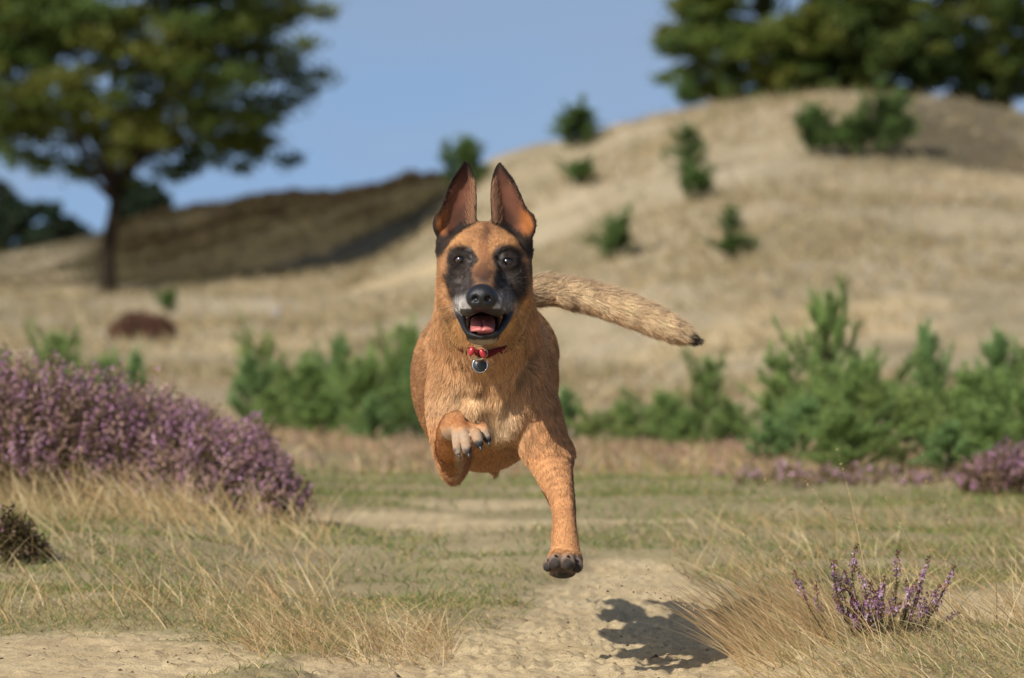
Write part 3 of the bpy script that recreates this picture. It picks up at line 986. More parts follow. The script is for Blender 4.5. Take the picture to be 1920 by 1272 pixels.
# long dry tuft at the right of the track, combed to the left by the wind
a_ = scatter(800, 1390, 1600, 8.85, 9.4, lambda x, y: 0.3 + 0.7 * clumpy(14, 1)(x, y), r_, True)
sward('long_dry_grass', 'long straw-coloured grass leaning over the track around the lilac heather plant', a_, 0.185, 0.0006, (-0.75, 0.0), 0.30, STRAW, r_, 5, 0.42, (0.42, 0.25, 0.11), heads=0.03)
a_ = scatter(520, 1540, 2050, 8.95, 9.6, lambda x, y: 0.15 + 0.85 * clumpy(9, 2)(x, y), r_, True)
sward('long_dry_grass', 'thin dry grass stems standing around and behind the lilac heather plant', a_, 0.115, 0.0008, (-0.45, 0.0), 0.38, STRAW, r_, 5, 0.45, None, heads=0.03)
a_ = scatter(1250, 1400, 2050, 8.15, 8.80, lambda x, y: 0.2 + 0.8 * clumpy(10, 3)(x, y), r_, True)
sward('long_dry_grass', 'matted dry grass in front of the lilac heather plant', a_, 0.070, 0.0008, (-0.8, 0.0), 0.45, np.concatenate([STRAW, GREEN[2:3]]), r_, 4, 0.45)
a_ = scatter(30, 1400, 1900, 8.8, 9.5, lambda x, y: np.ones(len(x)), r_, True)
sward('grass_stalks', 'tall thin flowering grass stalks rising above the dry grass by the lilac heather', a_, 0.27, 0.0006, (-0.35, 0.0), 0.25, STRAW, r_, 6, 0.35, None, heads=1.0)
a_ = scatter(230, 1440, 1860, 8.72, 9.0, lambda x, y: np.ones(len(x)), r_, True)
sward('long_dry_grass', 'sparse pale grass blades woven through the lilac heather plant', a_, 0.095, 0.0007, (-0.7, 0.0), 0.4, STRAW, r_, 5, 0.45)
# tuft on the other side of the track
a_ = scatter(900, 470, 850, 9.05, 9.75, lambda x, y: (0.25 + 0.75 * clumpy(12, 4)(x, y)), r_, True)
sward('dry_grass_tuft', 'loose tuft of dry grass at the edge of the sand on the heather side of the track', a_, 0.095, 0.0007, (-0.45, 0.0), 0.5, STRAW, r_, 5, 0.45, None, heads=0.04)
a_ = scatter(34, 400, 800, 9.0, 9.7, lambda x, y: np.ones(len(x)), r_, True)
sward('grass_stalks', 'thin seed stalks bending out of the loose tuft beside the sand', a_, 0.18, 0.0007, (-0.45, 0.0), 0.28, STRAW, r_, 6, 0.45, None, heads=1.0)
a_ = scatter(1250, -150, 640, 9.7, 13.2, lambda x, y: turf(x, y) * (0.15 + 0.85 * clumpy(4, 6)(x, y)), r_, True)
sward('dry_grass', 'dry straw grass in front of the purple heather bushes', a_, 0.115, 0.0010, (-0.4, 0.0), 0.5, STRAW, r_, 4, 0.4)
a_ = scatter(1050, -120, 610, 12.2, 13.0, lambda x, y: 0.3 + 0.7 * clumpy(4, 7)(x, y), r_, True)
sward('dry_grass', 'tall dry grass growing up into the foot of the purple heather bushes', a_, 0.15, 0.0010, (-0.3, 0.0), 0.4, STRAW, r_, 4, 0.4)
a_ = scatter(1300, 1250, 2100, 9.7, 13.5, lambda x, y: turf(x, y) * (0.15 + 0.85 * clumpy(4, 8)(x, y)), r_, True)
sward('dry_grass', 'dry straw grass behind the lilac heather plant', a_, 0.085, 0.0010, (-0.4, 0.0), 0.5, STRAW, r_, 4, 0.4)
# short turf
a_ = scatter(66000, -1.3, 1.3, 8.15, 10.6, lambda x, y: turf(x, y) ** 1.3 * (0.35 + 0.65 * clumpy(5, 9, -0.1)(x, y)), r_)
sward('short_turf', 'short green turf along both edges of the sand track', a_, 0.021, 0.0007, (0, 0), 0.8, np.concatenate([GREEN, GREEN[1:3], STRAW[:4]]), r_, 2, 0.5, None, M_TURF)
a_ = scatter(66000, -600, 2520, 10.4, 17.5, lambda x, y: turf(x, y) ** 2 * (0.2 + 0.8 * clumpy(2.5, 10, -0.1)(x, y)), r_, True)
sward('short_turf', 'short green and straw turf of the flat beyond the dog', a_, 0.030, 0.0011, (-0.1, 0), 0.6, np.concatenate([GREEN, GREEN, STRAW[2:4]]), r_, 2, 0.5, None, M_TURF)
a_ = scatter(40000, -1100, 3020, 16.5, 34, lambda x, y: (0.1 + 0.9 * clumpy(1.0, 12)(x, y)), r_, True)
sward('dry_grass', 'pale dry grass of the flat before the pine thickets', a_, 0.085, 0.0026, (-0.2, 0), 0.6, np.concatenate([STRAW[:4] * 0.85, np.array([(0.42, 0.26, 0.19), (0.36, 0.20, 0.15), (0.46, 0.31, 0.23), (0.27, 0.26, 0.11)])]), r_, 2, 0.4)
a_ = scatter(74000, -1300, 3220, 34, 68, lambda x, y: (0.12 + 0.88 * clumpy(0.45, 14, 0.05)(x, y)) * (1 - 0.5 * cover(x, y)[0]), r_, True)
sward('dune_grass', 'dry tussocky grass covering the dune slope', a_, 0.15, 0.009, (-0.15, 0), 0.6, np.concatenate([STRAW[:4] * np.array([0.86, 0.90, 1.0]), np.array([(0.24, 0.20, 0.10), (0.28, 0.24, 0.13)])]), r_, 1, 0.4)
a_ = scatter(16000, -500, 900, 60, 95, lambda x, y: (0.1 + 0.9 * clumpy(0.4, 15, 0.05)(x, y)), r_, True)
sward('bank_grass', 'tawny grass among the heather on the bank behind the oak', a_, 0.15, 0.012, (-0.1, 0), 0.6, np.array([(0.12, 0.095, 0.040), (0.075, 0.060, 0.027), (0.17, 0.135, 0.058), (0.055, 0.045, 0.020)]), r_, 1, 0.4)
# litter on the sand: crumbs, bits of root and bark
lb_ = Batch()
a_ = scatter(900, -0.95, 0.95, 8.2, 10.2, lambda x, y: path_mask(x, y) * (0.3 + 0.7 * clumpy(7, 16)(x, y)), r_)
sz = 0.0022 * np.exp(r_.normal(size=900) * 0.5)
tet = np.array([(1, 0.2, -0.3), (-0.6, 0.8, -0.3), (-0.5, -0.9, -0.3), (0.1, 0.0, 0.8)])
V = a_[:, None, :] + (tet[None] * (1 + 0.3 * r_.normal(size=(900, 4, 1)))) * (sz[:, None, None] * np.stack([r_.uniform(0.7, 2.4, 900), r_.uniform(0.6, 1.4, 900), r_.uniform(0.4, 0.9, 900)], 1)[:, None, :])
F = (np.array([[0, 1, 3], [1, 2, 3], [2, 0, 3], [0, 2, 1]])[None] + (np.arange(900) * 4)[:, None, None]).reshape(-1, 3)
cl_ = np.where(r_.random(900)[:, None] < 0.55, np.array([(0.10, 0.065, 0.04)]), np.array([(0.34, 0.26, 0.16)])) * r_.uniform(0.7, 1.3, (900, 1))
lb_.add(V, F, np.repeat(cl_, 4, 0))
w = NT('soil_crumb'); w.base(w.attr('tint'), 0.95, 0.05); M_CRUMB = w.m
tag(obj('sand_litter', lb_.mesh('sand_litter', False), M_CRUMB), 'dark crumbs of soil and root scattered on the sand track', 'litter', kind='stuff')

gb_ = Batch()
k_ = 90
g_ = np.stack([P(x, y, Y) for x, y, Y in zip(r_.normal(1165, 55, k_), r_.normal(1105, 32, k_), r_.uniform(9.0, 9.7, k_))])
V = g_[:, None, :] + tet[None] * (0.0011 * np.exp(r_.normal(size=k_) * 0.45))[:, None, None]
gb_.add(V, (np.array([[0, 1, 3], [1, 2, 3], [2, 0, 3], [0, 2, 1]])[None] + (np.arange(k_) * 4)[:, None, None]).reshape(-1, 3), np.tile((0.22, 0.17, 0.11), (k_ * 4, 1)))
tag(obj('flying_sand', gb_.mesh('flying_sand', False), M_CRUMB), 'grains of sand thrown up in the air beside the leaping dog', 'sand', kind='stuff')


# ------------------------------------------------------------------ stones and a stump on the slope
def stone(name, label, cat, px, py, wide_px, tall_px, seed, col, rng_y=(36, 66)):
    r = np.random.default_rng(seed)
    Y = find_ground(px, py, *rng_y)
    g = on_land(px, Y)
    a, b = wide_px * Y / FPX / 2, tall_px * Y / FPX
    th = np.linspace(0, math.pi, 11); ph = np.linspace(0, 2 * np.pi, 18, endpoint=False)
    T, Ph = np.meshgrid(th, ph, indexing='ij')
    D = np.stack([np.sin(T) * np.cos(Ph), np.sin(T) * np.sin(Ph), np.cos(T)], -1).reshape(-1, 3)
    k = 1 + 0.28 * fbm(D * 1.6 + seed, seed, 3)
    V = D * k[:, None] * np.array([a, a * 0.8, b])
    V[:, 2] = np.maximum(V[:, 2], -0.25 * b)
    i, j = np.meshgrid(np.arange(10), np.arange(18), indexing='ij')
    j2 = (j + 1) % 18
    F = np.stack([i * 18 + j, (i + 1) * 18 + j, (i + 1) * 18 + j2, i * 18 + j2], -1).reshape(-1, 4)
    w = NT(name)
    w.base(w.ramp(w.noise(14, 5, 0.7, w.objco()), [(0.3, tuple(np.array(col) * 0.55)), (0.7, col)]), 0.95, 0.05)
    w.bump(w.noise(40, 5, 0.7, w.objco()), 0.6, 0.02)
    o = obj(name, mesh_from(name, V, F), w.m, None, tuple(g))
    return tag(o, label, cat)


stone('stone', 'dark grey weathered stone bedded in the open dune slope above the tall pine', 'stone', 1783, 460, 62, 15, 5, (0.16, 0.145, 0.125))
stone('stone', 'little grey stone low on the dune slope beyond the dog\'s tail', 'stone', 1462, 556, 30, 9, 6, (0.17, 0.155, 0.14))
stone('tree_stump', 'pale bleached stump standing on the flat between oak and dog', 'stump', 518, 598, 20, 24, 7, (0.46, 0.43, 0.40), (36, 74))
# ------------------------------------------------------------------ the dog: one continuous skin grown from a distance field
def d_cone(p, a, b, ra, rb, sq=None):
    """round cone from a to b; sq = (axis, factor) flattens it along an axis through a"""
    a = np.asarray(a, p.dtype); b = np.asarray(b, p.dtype)
    q = p - a
    ab = b - a
    if sq is not None:
        ax = np.asarray(sq[0], float); ax = ax / np.linalg.norm(ax)
        q = q + (q @ ax)[:, None] * ax * (sq[1] - 1)
        ab = ab + (ab @ ax) * ax * (sq[1] - 1)
    t = np.clip(q @ ab / max(ab @ ab, 1e-12), 0, 1)
    return np.sqrt(((q - t[:, None] * ab) ** 2).sum(1)) - (ra + (rb - ra) * t)


def d_ell(p, c, r, R=None):
    q = p - np.asarray(c, float)
    if R is not None:
        q = q @ R
    r = np.asarray(r, float)
    k0 = np.linalg.norm(q / r, axis=1)
    k1 = np.linalg.norm(q / (r * r), axis=1)
    return k0 * (k0 - 1.0) / np.maximum(k1, 1e-9)


def smin(a, b, k):
    h = np.maximum(k - np.abs(a - b), 0.0) / k
    return np.minimum(a, b) - h * h * k * 0.25


def smax(a, b, k):
    return -smin(-a, -b, k)


class Field:
    """list of (bounding centre, bounding radius, function, blend, op)"""
    def __init__(self):
        self.it = []
        self.shr = 0.0                       # room left for the coat

    def cone(self, a, b, ra, rb, k=0.02, sq=None, op='u'):
        a = np.asarray(a, float); b = np.asarray(b, float)
        R = np.linalg.norm(b - a) / 2 + max(ra, rb) * 1.6
        sh = self.shr
        self.it.append(((a + b) / 2, R, lambda p: d_cone(p, a, b, ra, rb, sq) + sh, k, op))

    def chain(self, pts, k=0.02, sub=4):
        A = np.array([list(p) + [r] for p, r in pts])
        A = np.concatenate([[2 * A[0] - A[1]], A, [2 * A[-1] - A[-2]]])
        out = []
        for i in range(1, len(A) - 2):
            for t in np.arange(sub) / sub:
                p0, p1, p2, p3 = A[i - 1:i + 3]
                out.append(0.5 * (2 * p1 + (p2 - p0) * t + (2 * p0 - 5 * p1 + 4 * p2 - p3) * t * t + (3 * p1 - p0 - 3 * p2 + p3) * t ** 3))
        out.append(A[-2])
        out = np.array(out)
        c = (out[:, :3].max(0) + out[:, :3].min(0)) / 2
        R = np.linalg.norm(out[:, :3] - c, axis=1).max() + out[:, 3].max()
        sh = self.shr

        segs = [((a[:3] + b[:3]) / 2, np.linalg.norm(b[:3] - a[:3]) / 2 + max(a[3], b[3]), a, b) for a, b in zip(out[:-1], out[1:])]
        self.it.append((c, R, (segs, sh), k, 'chain'))

    def ell(self, c, r, k=0.02, R=None, op='u'):
        c = np.asarray(c, float)
        sh = self.shr
        self.it.append((c, max(r), lambda p: d_ell(p, c, r, R) + sh, k, op))

    def fn(self, c, R, f, k=0.01, op='u'):
        self.it.append((np.asarray(c, float), R, f, k, op))

    def lo_hi(self):
        lo = np.min([c - R for c, R, _, _, op in self.it if op in ('u', 'chain')], 0)
        hi = np.max([c + R for c, R, _, _, op in self.it if op in ('u', 'chain')], 0)
        return lo, hi

    def eval_blocks(self, C, half, offs, grid=None):
        """C block centres (n,3); offs (m,3) sample offsets; returns (n,m); grid = (lo, corner index, offset index, h) gives shared samples"""
        if grid is None:
            pts = lambda sel: (C[sel][:, None, :] + offs[None]).reshape(-1, 3).astype(np.float32)
        else:
            lo, b0, go, h = grid
            pts = lambda sel: (lo + (b0[sel][:, None, :] + go[None]) * h).reshape(-1, 3).astype(np.float32)
        D = np.full((len(C), len(offs)), 1.0, np.float32)
        for c, R, f, k, op in self.it:
            sel = np.nonzero(np.linalg.norm(C - c, axis=1) < R + half * 1.75 + k + 0.03)[0]
            if not len(sel):
                continue
            if op == 'chain':
                E = np.full((len(sel), len(offs)), 1.0, np.float32)
                Cs = C[sel]
                for sc, sr, a, b in f[0]:
                    s2 = np.nonzero(np.linalg.norm(Cs - sc, axis=1) < sr + half * 1.75 + k + 0.03)[0]
                    if len(s2):
                        p = pts(sel[s2])
                        d = d_cone(p, a[:3], b[:3], a[3], b[3]).reshape(len(s2), -1) + f[1]
                        E[s2] = np.minimum(E[s2], d)
                D[sel] = smin(D[sel], E, k)
                continue
            p = pts(sel)
            d = f(p).reshape(len(sel), -1)
            if op == 'u':
                D[sel] = smin(D[sel], d, k)
            else:
                D[sel] = smax(D[sel], -d, k)
        return D


def surface_nets(field, h, B=14, pad=0.0):
    lo, hi = field.lo_hi()
    lo = lo - 3 * h
    nb = np.ceil((hi + 3 * h - lo) / (B * h)).astype(int)
    bi = np.stack(np.meshgrid(*[np.arange(n) for n in nb], indexing='ij'), -1).reshape(-1, 3)
    C = lo + (bi + 0.5) * B * h
    dc = field.eval_blocks(C, B * h / 2, np.zeros((1, 3)))[:, 0]
    keep = np.abs(dc - pad) < B * h * 1.5
    # blocks whose centre is far from any primitive
    bi, C = bi[keep], C[keep]
    g = np.arange(B + 1)
    go = np.stack(np.meshgrid(g, g, g, indexing='ij'), -1).reshape(-1, 3)
    D = field.eval_blocks(C, B * h / 2, (go - B / 2) * h, (lo, bi * B, go, h)).reshape(-1, B + 1, B + 1, B + 1) - pad
    S = D < 0
    # active cells
    cs = np.zeros((len(D), B, B, B), np.int8)
    for dx in (0, 1):
        for dy in (0, 1):
            for dz in (0, 1):
                cs += S[:, dx:dx + B, dy:dy + B, dz:dz + B]
    act = np.argwhere((cs > 0) & (cs < 8))
    blk, ci = act[:, 0], act[:, 1:]
    acc = np.zeros((len(act), 3)); cnt = np.zeros(len(act))
    cor = [(x, y, z) for x in (0, 1) for y in (0, 1) for z in (0, 1)]
    val = {c: D[blk, ci[:, 0] + c[0], ci[:, 1] + c[1], ci[:, 2] + c[2]] for c in cor}
    for c in cor:
        for ax in range(3):
            if c[ax] == 0:
                e = list(c); e[ax] = 1
                v0, v1 = val[c], val[tuple(e)]
                m = (v0 < 0) != (v1 < 0)
                t = np.where(m, v0 / np.where(m, v0 - v1, 1), 0)
                q = np.array(c, float)[None].repeat(len(act), 0)
                q[:, ax] = t
                acc += q * m[:, None]; cnt += m
    pos = lo + (bi[blk] * B + ci + acc / cnt[:, None]) * h
    gi = bi[blk] * B + ci
    N = nb * B + 4
    key = (gi[:, 0] * N[1] + gi[:, 1]) * N[2] + gi[:, 2]
    order = np.argsort(key)
    ks = key[order]

    def look(q):
        k = (q[:, 0] * N[1] + q[:, 1]) * N[2] + q[:, 2]
        i = np.clip(np.searchsorted(ks, k), 0, len(ks) - 1)
        return np.where(ks[i] == k, order[i], -1)
    quads = []
    for ax in range(3):
        sl0 = [slice(None)] + [slice(0, B)] * 3
        sl1 = list(sl0)
        sl1[1 + ax] = slice(1, B + 1)
        a, b = S[tuple(sl0)], S[tuple(sl1)]
        e = np.argwhere(a != b)
        flip = a[tuple(e.T)]
        q = bi[e[:, 0]] * B + e[:, 1:]
        u, v = (ax + 1) % 3, (ax + 2) % 3
        ids = []
        for du, dv in ((0, 0), (1, 0), (1, 1), (0, 1)):
            r = q.copy(); r[:, u] -= du; r[:, v] -= dv
            ids.append(look(r))
        Q = np.stack(ids, 1)
        Q[~flip] = Q[~flip][:, ::-1]
        quads.append(Q[(Q >= 0).all(1)])
    Q = np.concatenate(quads)
    Q = Q[:, ::-1] if False else Q
    return pos, Q


def normals_of(V, Q):
    n = np.cross(V[Q[:, 2]] - V[Q[:, 0]], V[Q[:, 3]] - V[Q[:, 1]])
    N = np.zeros_like(V)
    for k in range(4):
        for c in range(3):
            N[:, c] += np.bincount(Q[:, k], n[:, c], len(V))
    return N / np.maximum(np.linalg.norm(N, axis=1, keepdims=True), 1e-12)


def relax(V, Q, it=2, lam=0.5):
    E = np.concatenate([Q[:, [0, 1]], Q[:, [1, 2]], Q[:, [2, 3]], Q[:, [3, 0]]])
    deg = np.bincount(E[:, 0], minlength=len(V)) + np.bincount(E[:, 1], minlength=len(V))
    for k in range(it):
        for l in (lam, -lam * 1.03):
            A = np.zeros_like(V)
            for c in range(3):
                A[:, c] = np.bincount(E[:, 0], V[E[:, 1], c], len(V)) + np.bincount(E[:, 1], V[E[:, 0], c], len(V))
            V = V + l * (A / np.maximum(deg, 1)[:, None] - V)
    return V


HC = P(908, 488, 8.82)                       # head origin: between the eyes


def H(x, y, z):
    """head space in centimetres (x to the picture's right, y backwards, z up) -> world"""
    return HC + np.array([x, y, z]) * 0.01


def to_head(p):
    return (p - HC) * 100.0


def poly_sd_exact(x, z, poly):
    """signed distance to a 2D polygon"""
    poly = np.asarray(poly, float)
    d = np.full(len(x), 1e9); s = np.ones(len(x))
    n = len(poly)
    for i in range(n):
        a, b = poly[i], poly[i - 1]
        ex, ez = b[0] - a[0], b[1] - a[1]
        wx, wz = x - a[0], z - a[1]
        t = np.clip((wx * ex + wz * ez) / (ex * ex + ez * ez), 0, 1)
        d = np.minimum(d, (wx - ex * t) ** 2 + (wz - ez * t) ** 2)
        c1 = z >= a[1]; c2 = z < b[1]; c3 = ex * wz > ez * wx
        flip = (c1 & c2 & c3) | (~c1 & ~c2 & ~c3)
        s = np.where(flip, -s, s)
    return s * np.sqrt(d)


_PG = {}


def poly_sd(x, z, poly):
    """the same, looked up in a fine table"""
    key = id(poly)
    if key not in _PG:
        gx = np.arange(-16, 16.01, 0.1); gz = np.arange(-16, 24.01, 0.1)
        X, Z = np.meshgrid(gx, gz, indexing='ij')
        _PG[key] = poly_sd_exact(X.ravel(), Z.ravel(), poly).reshape(X.shape).astype(np.float32)
    G = _PG[key]
    fx = np.clip((x + 16) * 10, 0, G.shape[0] - 2.001); fz = np.clip((z + 16) * 10, 0, G.shape[1] - 2.001)
    i, j = fx.astype(int), fz.astype(int)
    u, v = fx - i, fz - j
    return G[i, j] * (1 - u) * (1 - v) + G[i + 1, j] * u * (1 - v) + G[i, j + 1] * (1 - u) * v + G[i + 1, j + 1] * u * v


def smooth_poly(pts, n=3):
    p = np.asarray(pts, float)
    for _ in range(n):
        q = np.roll(p, -1, 0)
        p = np.stack([0.75 * p + 0.25 * q, 0.25 * p + 0.75 * q], 1).reshape(-1, 2)
    return p


EAR_R = smooth_poly([(1.2, 4.2), (1.05, 7.0), (0.85, 10.5), (1.15, 13.2), (2.2, 15.6), (3.3, 14.2), (4.8, 12.2),
                     (5.9, 9.8), (6.6, 7.9), (7.9, 6.9), (8.15, 5.2), (7.3, 3.0), (4.0, 1.5)], 2)
EAR_L = smooth_poly([(-1.2, 4.2), (-1.2, 7.0), (-1.1, 10.5), (-1.5, 13.2), (-2.7, 15.8), (-3.9, 14.4), (-5.2, 12.4),
                     (-6.2, 9.8), (-6.8, 8.0), (-7.7, 6.6), (-7.8, 5.0), (-7.0, 3.0), (-4.0, 1.5)], 2)


def ear_geom(s):
    """centre line x(z), half width w(z) of the ear on side s"""
    zs = np.array([1.5, 4, 6, 8, 10, 12, 14, 15.2])
    xc = np.array([4.6, 4.5, 4.4, 3.9, 3.4, 2.9, 2.35, 2.3]) + (0.25 if s < 0 else 0.0)
    w = np.array([3.5, 3.5, 3.3, 2.9, 2.5, 1.95, 0.95, 0.6])
    return zs, xc * s, w


def ear_sdf(s):
    poly = EAR_R if s > 0 else EAR_L
    zs, xc, w = ear_geom(s)

    def f(p):
        q = to_head(p)
        x, y, z = q[:, 0], q[:, 1], q[:, 2]
        u = (x - np.interp(z, zs, xc)) / np.interp(z, zs, w)
        cup = np.interp(z, [1, 5, 10, 15], [2.6, 2.5, 1.5, 0.4])
        ys = 4.1 + 0.10 * (z - 5) + cup * (1 - np.clip(u * u, 0, 1.6)) - 0.5 * u * s * 0.4
        t = np.interp(z, [2, 8, 15], [0.34, 0.27, 0.22])
        sl = 2 * cup * np.clip(np.abs(u), 0, 1.26) / np.interp(z, zs, w)
        sh = np.abs(y - ys) / np.sqrt(1.05 + sl * sl) - t
        return smax(sh, poly_sd(x, z, poly), 0.25) * 0.01
    return f


dogf = Field()
dogf.shr = 0.005
# trunk
dogf.ell(P(907, 726, 9.37), (0.116, 0.26, 0.143), 0.03)
dogf.cone(P(912, 690, 9.40), P(915, 645, 9.72), 0.105, 0.085, 0.06)
dogf.ell(P(916, 640, 9.68), (0.095, 0.13, 0.09), 0.04)
dogf.cone(P(925, 872, 9.40), P(928, 893, 9.44), 0.014, 0.007, 0.012)
# neck and fore chest
dogf.cone(H(0, 9.0, -3.5), P(912, 690, 9.12), 0.069, 0.095, 0.03)
dogf.cone(H(0, 7.0, -9.0), P(918, 725, 9.03), 0.060, 0.078, 0.035)
dogf.ell(P(915, 745, 9.03), (0.090, 0.10, 0.082), 0.045)
dogf.ell(P(878, 768, 8.985), (0.044, 0.05, 0.055), 0.014)
dogf.ell(P(952, 768, 8.985), (0.046, 0.05, 0.055), 0.014)
# folded foreleg (picture left): shoulder, upper arm, elbow, forearm folded up and forward, wrist, paw
dogf.chain([(P(876, 690, 9.10), 0.056), (P(860, 755, 9.02), 0.054), (P(852, 812, 8.99), 0.043), (P(850, 866, 8.99), 0.029), (P(850, 893, 9.0), 0.016)], 0.012)
dogf.shr = 0.003
dogf.chain([(P(850, 872, 8.98), 0.022), (P(846, 840, 8.93), 0.0265), (P(850, 806, 8.875), 0.027), (P(862, 797, 8.84), 0.0255), (P(876, 806, 8.815), 0.025)], 0.010)
dogf.shr = 0.001
PAW_L = [((856, 812), (858, 847), 8.815, 8.787, 0.0086), ((868, 809), (876, 845), 8.800, 8.770, 0.0094), ((887, 801), (898, 832), 8.798, 8.770, 0.0094),
         ((899, 799), (914, 824), 8.815, 8.790, 0.0086)]
for (a, b, ya, yb, r) in PAW_L:
    a_, b_ = P(a[0], a[1], ya), P(b[0], b[1], yb)
    m_ = (a_ + b_) / 2 + np.array([0.0, -0.006, 0.003])
    dogf.chain([(a_, r * 1.08), (m_, r * 1.06), (b_, r * 0.88)], 0.0018, 3)
# extended foreleg (picture right)
dogf.shr = 0.004
dogf.chain([(P(964, 700, 9.10), 0.054), (P(991, 770, 9.03), 0.053), (P(1015, 825, 8.985), 0.044), (P(1030, 858, 8.965), 0.039),
            (P(1044, 905, 8.93), 0.0300), (P(1056, 950, 8.895), 0.0228), (P(1058, 980, 8.868), 0.0218), (P(1059, 1005, 8.85), 0.0240),
            (P(1061, 1040, 8.83), 0.0255)], 0.013)
dogf.ell(P(1060, 862, 8.995), (0.016, 0.03, 0.030), 0.02)
dogf.shr = 0.0
PAW_R = [(1028, 1061, 8.797, 0.0100), (1042, 1055, 8.775, 0.0125), (1065, 1056, 8.773, 0.0125), (1081, 1062, 8.79, 0.0110)]
dogf.ell(P(1058, 1052, 8.828), (0.029, 0.028, 0.020), 0.008)
dogf.ell(P(1055, 1073, 8.812), (0.021, 0.016, 0.0105), 0.005)
for (x, y, yy, r) in PAW_R:
    dogf.cone(P(x * 0.6 + 1057 * 0.4, y - 12, yy + 0.04), P(x, y, yy), r * 1.05, r * 1.0, 0.0025, sq=((1, 0, 0), 1.10))
# hind legs, trailing behind the trunk
dogf.shr = 0.004
for s in (-1, 1):
    c = 914
    dogf.chain([(P(c + s * 55, 668, 9.66), 0.072), (P(c + s * 62, 745, 9.72), 0.060), (P(c + s * 60, 790, 9.86), 0.036),
                (P(c + s * 55, 770, 10.06), 0.023), (P(c + s * 52, 800, 10.22), 0.021), (P(c + s * 52, 812, 10.28), 0.026)], 0.03)
    for k in range(4):
        dogf.cone(P(c + s * 52 + (k - 1.5) * 11, 814, 10.29), P(c + s * 52 + (k - 1.5) * 13, 826, 10.32), 0.013, 0.011, 0.004)
# tail
TAIL = [(P(940, 560, 9.72), 0.040), (P(1010, 546, 9.76), 0.0255), (P(1060, 549, 9.76), 0.0225), (P(1120, 562, 9.75), 0.0225), (P(1190, 586, 9.73), 0.0215),
        (P(1250, 612, 9.71), 0.0180), (P(1294, 633, 9.70), 0.0110), (P(1311, 641, 9.70), 0.004)]
dogf.chain(TAIL, 0.02)
# head
dogf.shr = 0.002
cm = 0.01
dogf.ell(H(0, 5.8, 0.3), (6.4 * cm, 7.0 * cm, 5.9 * cm), 0.012)
for s in (-1, 1):
    dogf.ell(H(2.6 * s, 1.2, 2.3), (2.6 * cm, 1.8 * cm, 1.7 * cm), 0.022)
    dogf.ell(H(4.7 * s, 4.6, -2.4), (2.8 * cm, 4.4 * cm, 4.4 * cm), 0.02)
    dogf.ell(H(4.3 * s, 4.5, -6.5), (2.7 * cm, 4.0 * cm, 3.4 * cm), 0.025)
    dogf.ell(H(6.1 * s, 6.2, 2.4), (1.6 * cm, 2.6 * cm, 3.0 * cm), 0.012)
dogf.cone(H(0, 1.2, -1.7), H(-0.35, -8.0, -5.0), 2.95 * cm, 2.35 * cm, 0.022)
for s in (-1, 1):
    dogf.cone(H(2.7 * s, 2.2, -5.0), H(1.75 * s - 0.35, -7.9, -6.7), 2.5 * cm, 2.0 * cm, 0.012)
    dogf.cone(H(3.2 * s, -0.5, -6.5), H(2.3 * s - 0.3, -6.4, -7.5), 1.6 * cm, 1.4 * cm, 0.008)
dogf.shr = 0.0
dogf.ell(H(-0.35, -9.6, -5.75), (2.25 * cm, 1.6 * cm, 1.9 * cm), 0.005)
# lower jaw: a broad shallow scoop with a lip rim up to the mouth corners
dogf.cone(H(0, 4.5, -8.8), H(-0.2, -5.0, -11.75), 2.9 * cm, 2.55 * cm, 0.010, sq=((0, 0.3, 1), 2.1))
for s in (-1, 1):
    dogf.chain([(H(3.9 * s, -0.8, -7.8), 0.8 * cm), (H(3.3 * s, -3.0, -9.4), 0.65 * cm), (H(2.2 * s - 0.2, -5.8, -11.1), 0.55 * cm), (H(-0.2, -7.5, -11.6), 0.5 * cm)], 0.006)
# mouth cavity, nostrils, philtrum
Rm = np.array(Matrix.Rotation(math.radians(16), 3, 'X'))
dogf.ell(H(-0.2, -3.6, -9.65), (2.5 * cm, 5.6 * cm, 1.25 * cm), 0.006, R=Rm, op='s')
for s in (-1, 1):
    dogf.ell(H(1.0 * s - 0.35, -11.1, -5.95), (0.58 * cm, 0.9 * cm, 0.52 * cm), 0.002, op='s')
    dogf.ell(H(1.75 * s - 0.35, -10.8, -6.35), (0.55 * cm, 0.55 * cm, 0.2 * cm), 0.002, op='s')
    dogf.fn(H(4.3 * s, 6, 8), 0.115, ear_sdf(s), 0.008)
    dogf.ell(H(7.3 * s, 5.2, 5.6), (0.75 * cm, 1.2 * cm, 1.5 * cm), 0.006)
dogf.cone(H(-0.35, -11.2, -6.2), H(-0.35, -9.6, -9.0), 0.12 * cm, 0.14 * cm, 0.003, op='s')


def skin_at(px, py):
    """depth of the dog's skin along the line through a point of the view"""
    Ys = np.arange(8.6, 9.5, 0.002)
    p = np.stack([P(px, py, Y) for Y in Ys])
    return Ys[np.argmax(dogf.eval_blocks(p, 0.0, np.zeros((1, 3)))[:, 0] < 0)]


# furrows between neck, shoulders and breast
for pts, r in ([[(826, 540), (836, 578), (852, 608), (874, 632), (892, 652)], 0.0095], [[(999, 545), (990, 580), (972, 610), (950, 634), (930, 652)], 0.0095], [[(838, 648), (852, 700), (872, 748), (888, 790)], 0.011], [[(1000, 650), (985, 700), (966, 745), (945, 790)], 0.011], [[(905, 712), (910, 745), (918, 780), (930, 806)], 0.010]):
    c3 = [(P(x, y, skin_at(x, y) - 0.35 * r), r) for x, y in pts]
    for (a, ra), (b, rb) in zip(c3[:-1], c3[1:]):
        dogf.cone(a, b, ra, rb, 0.016, op='s')


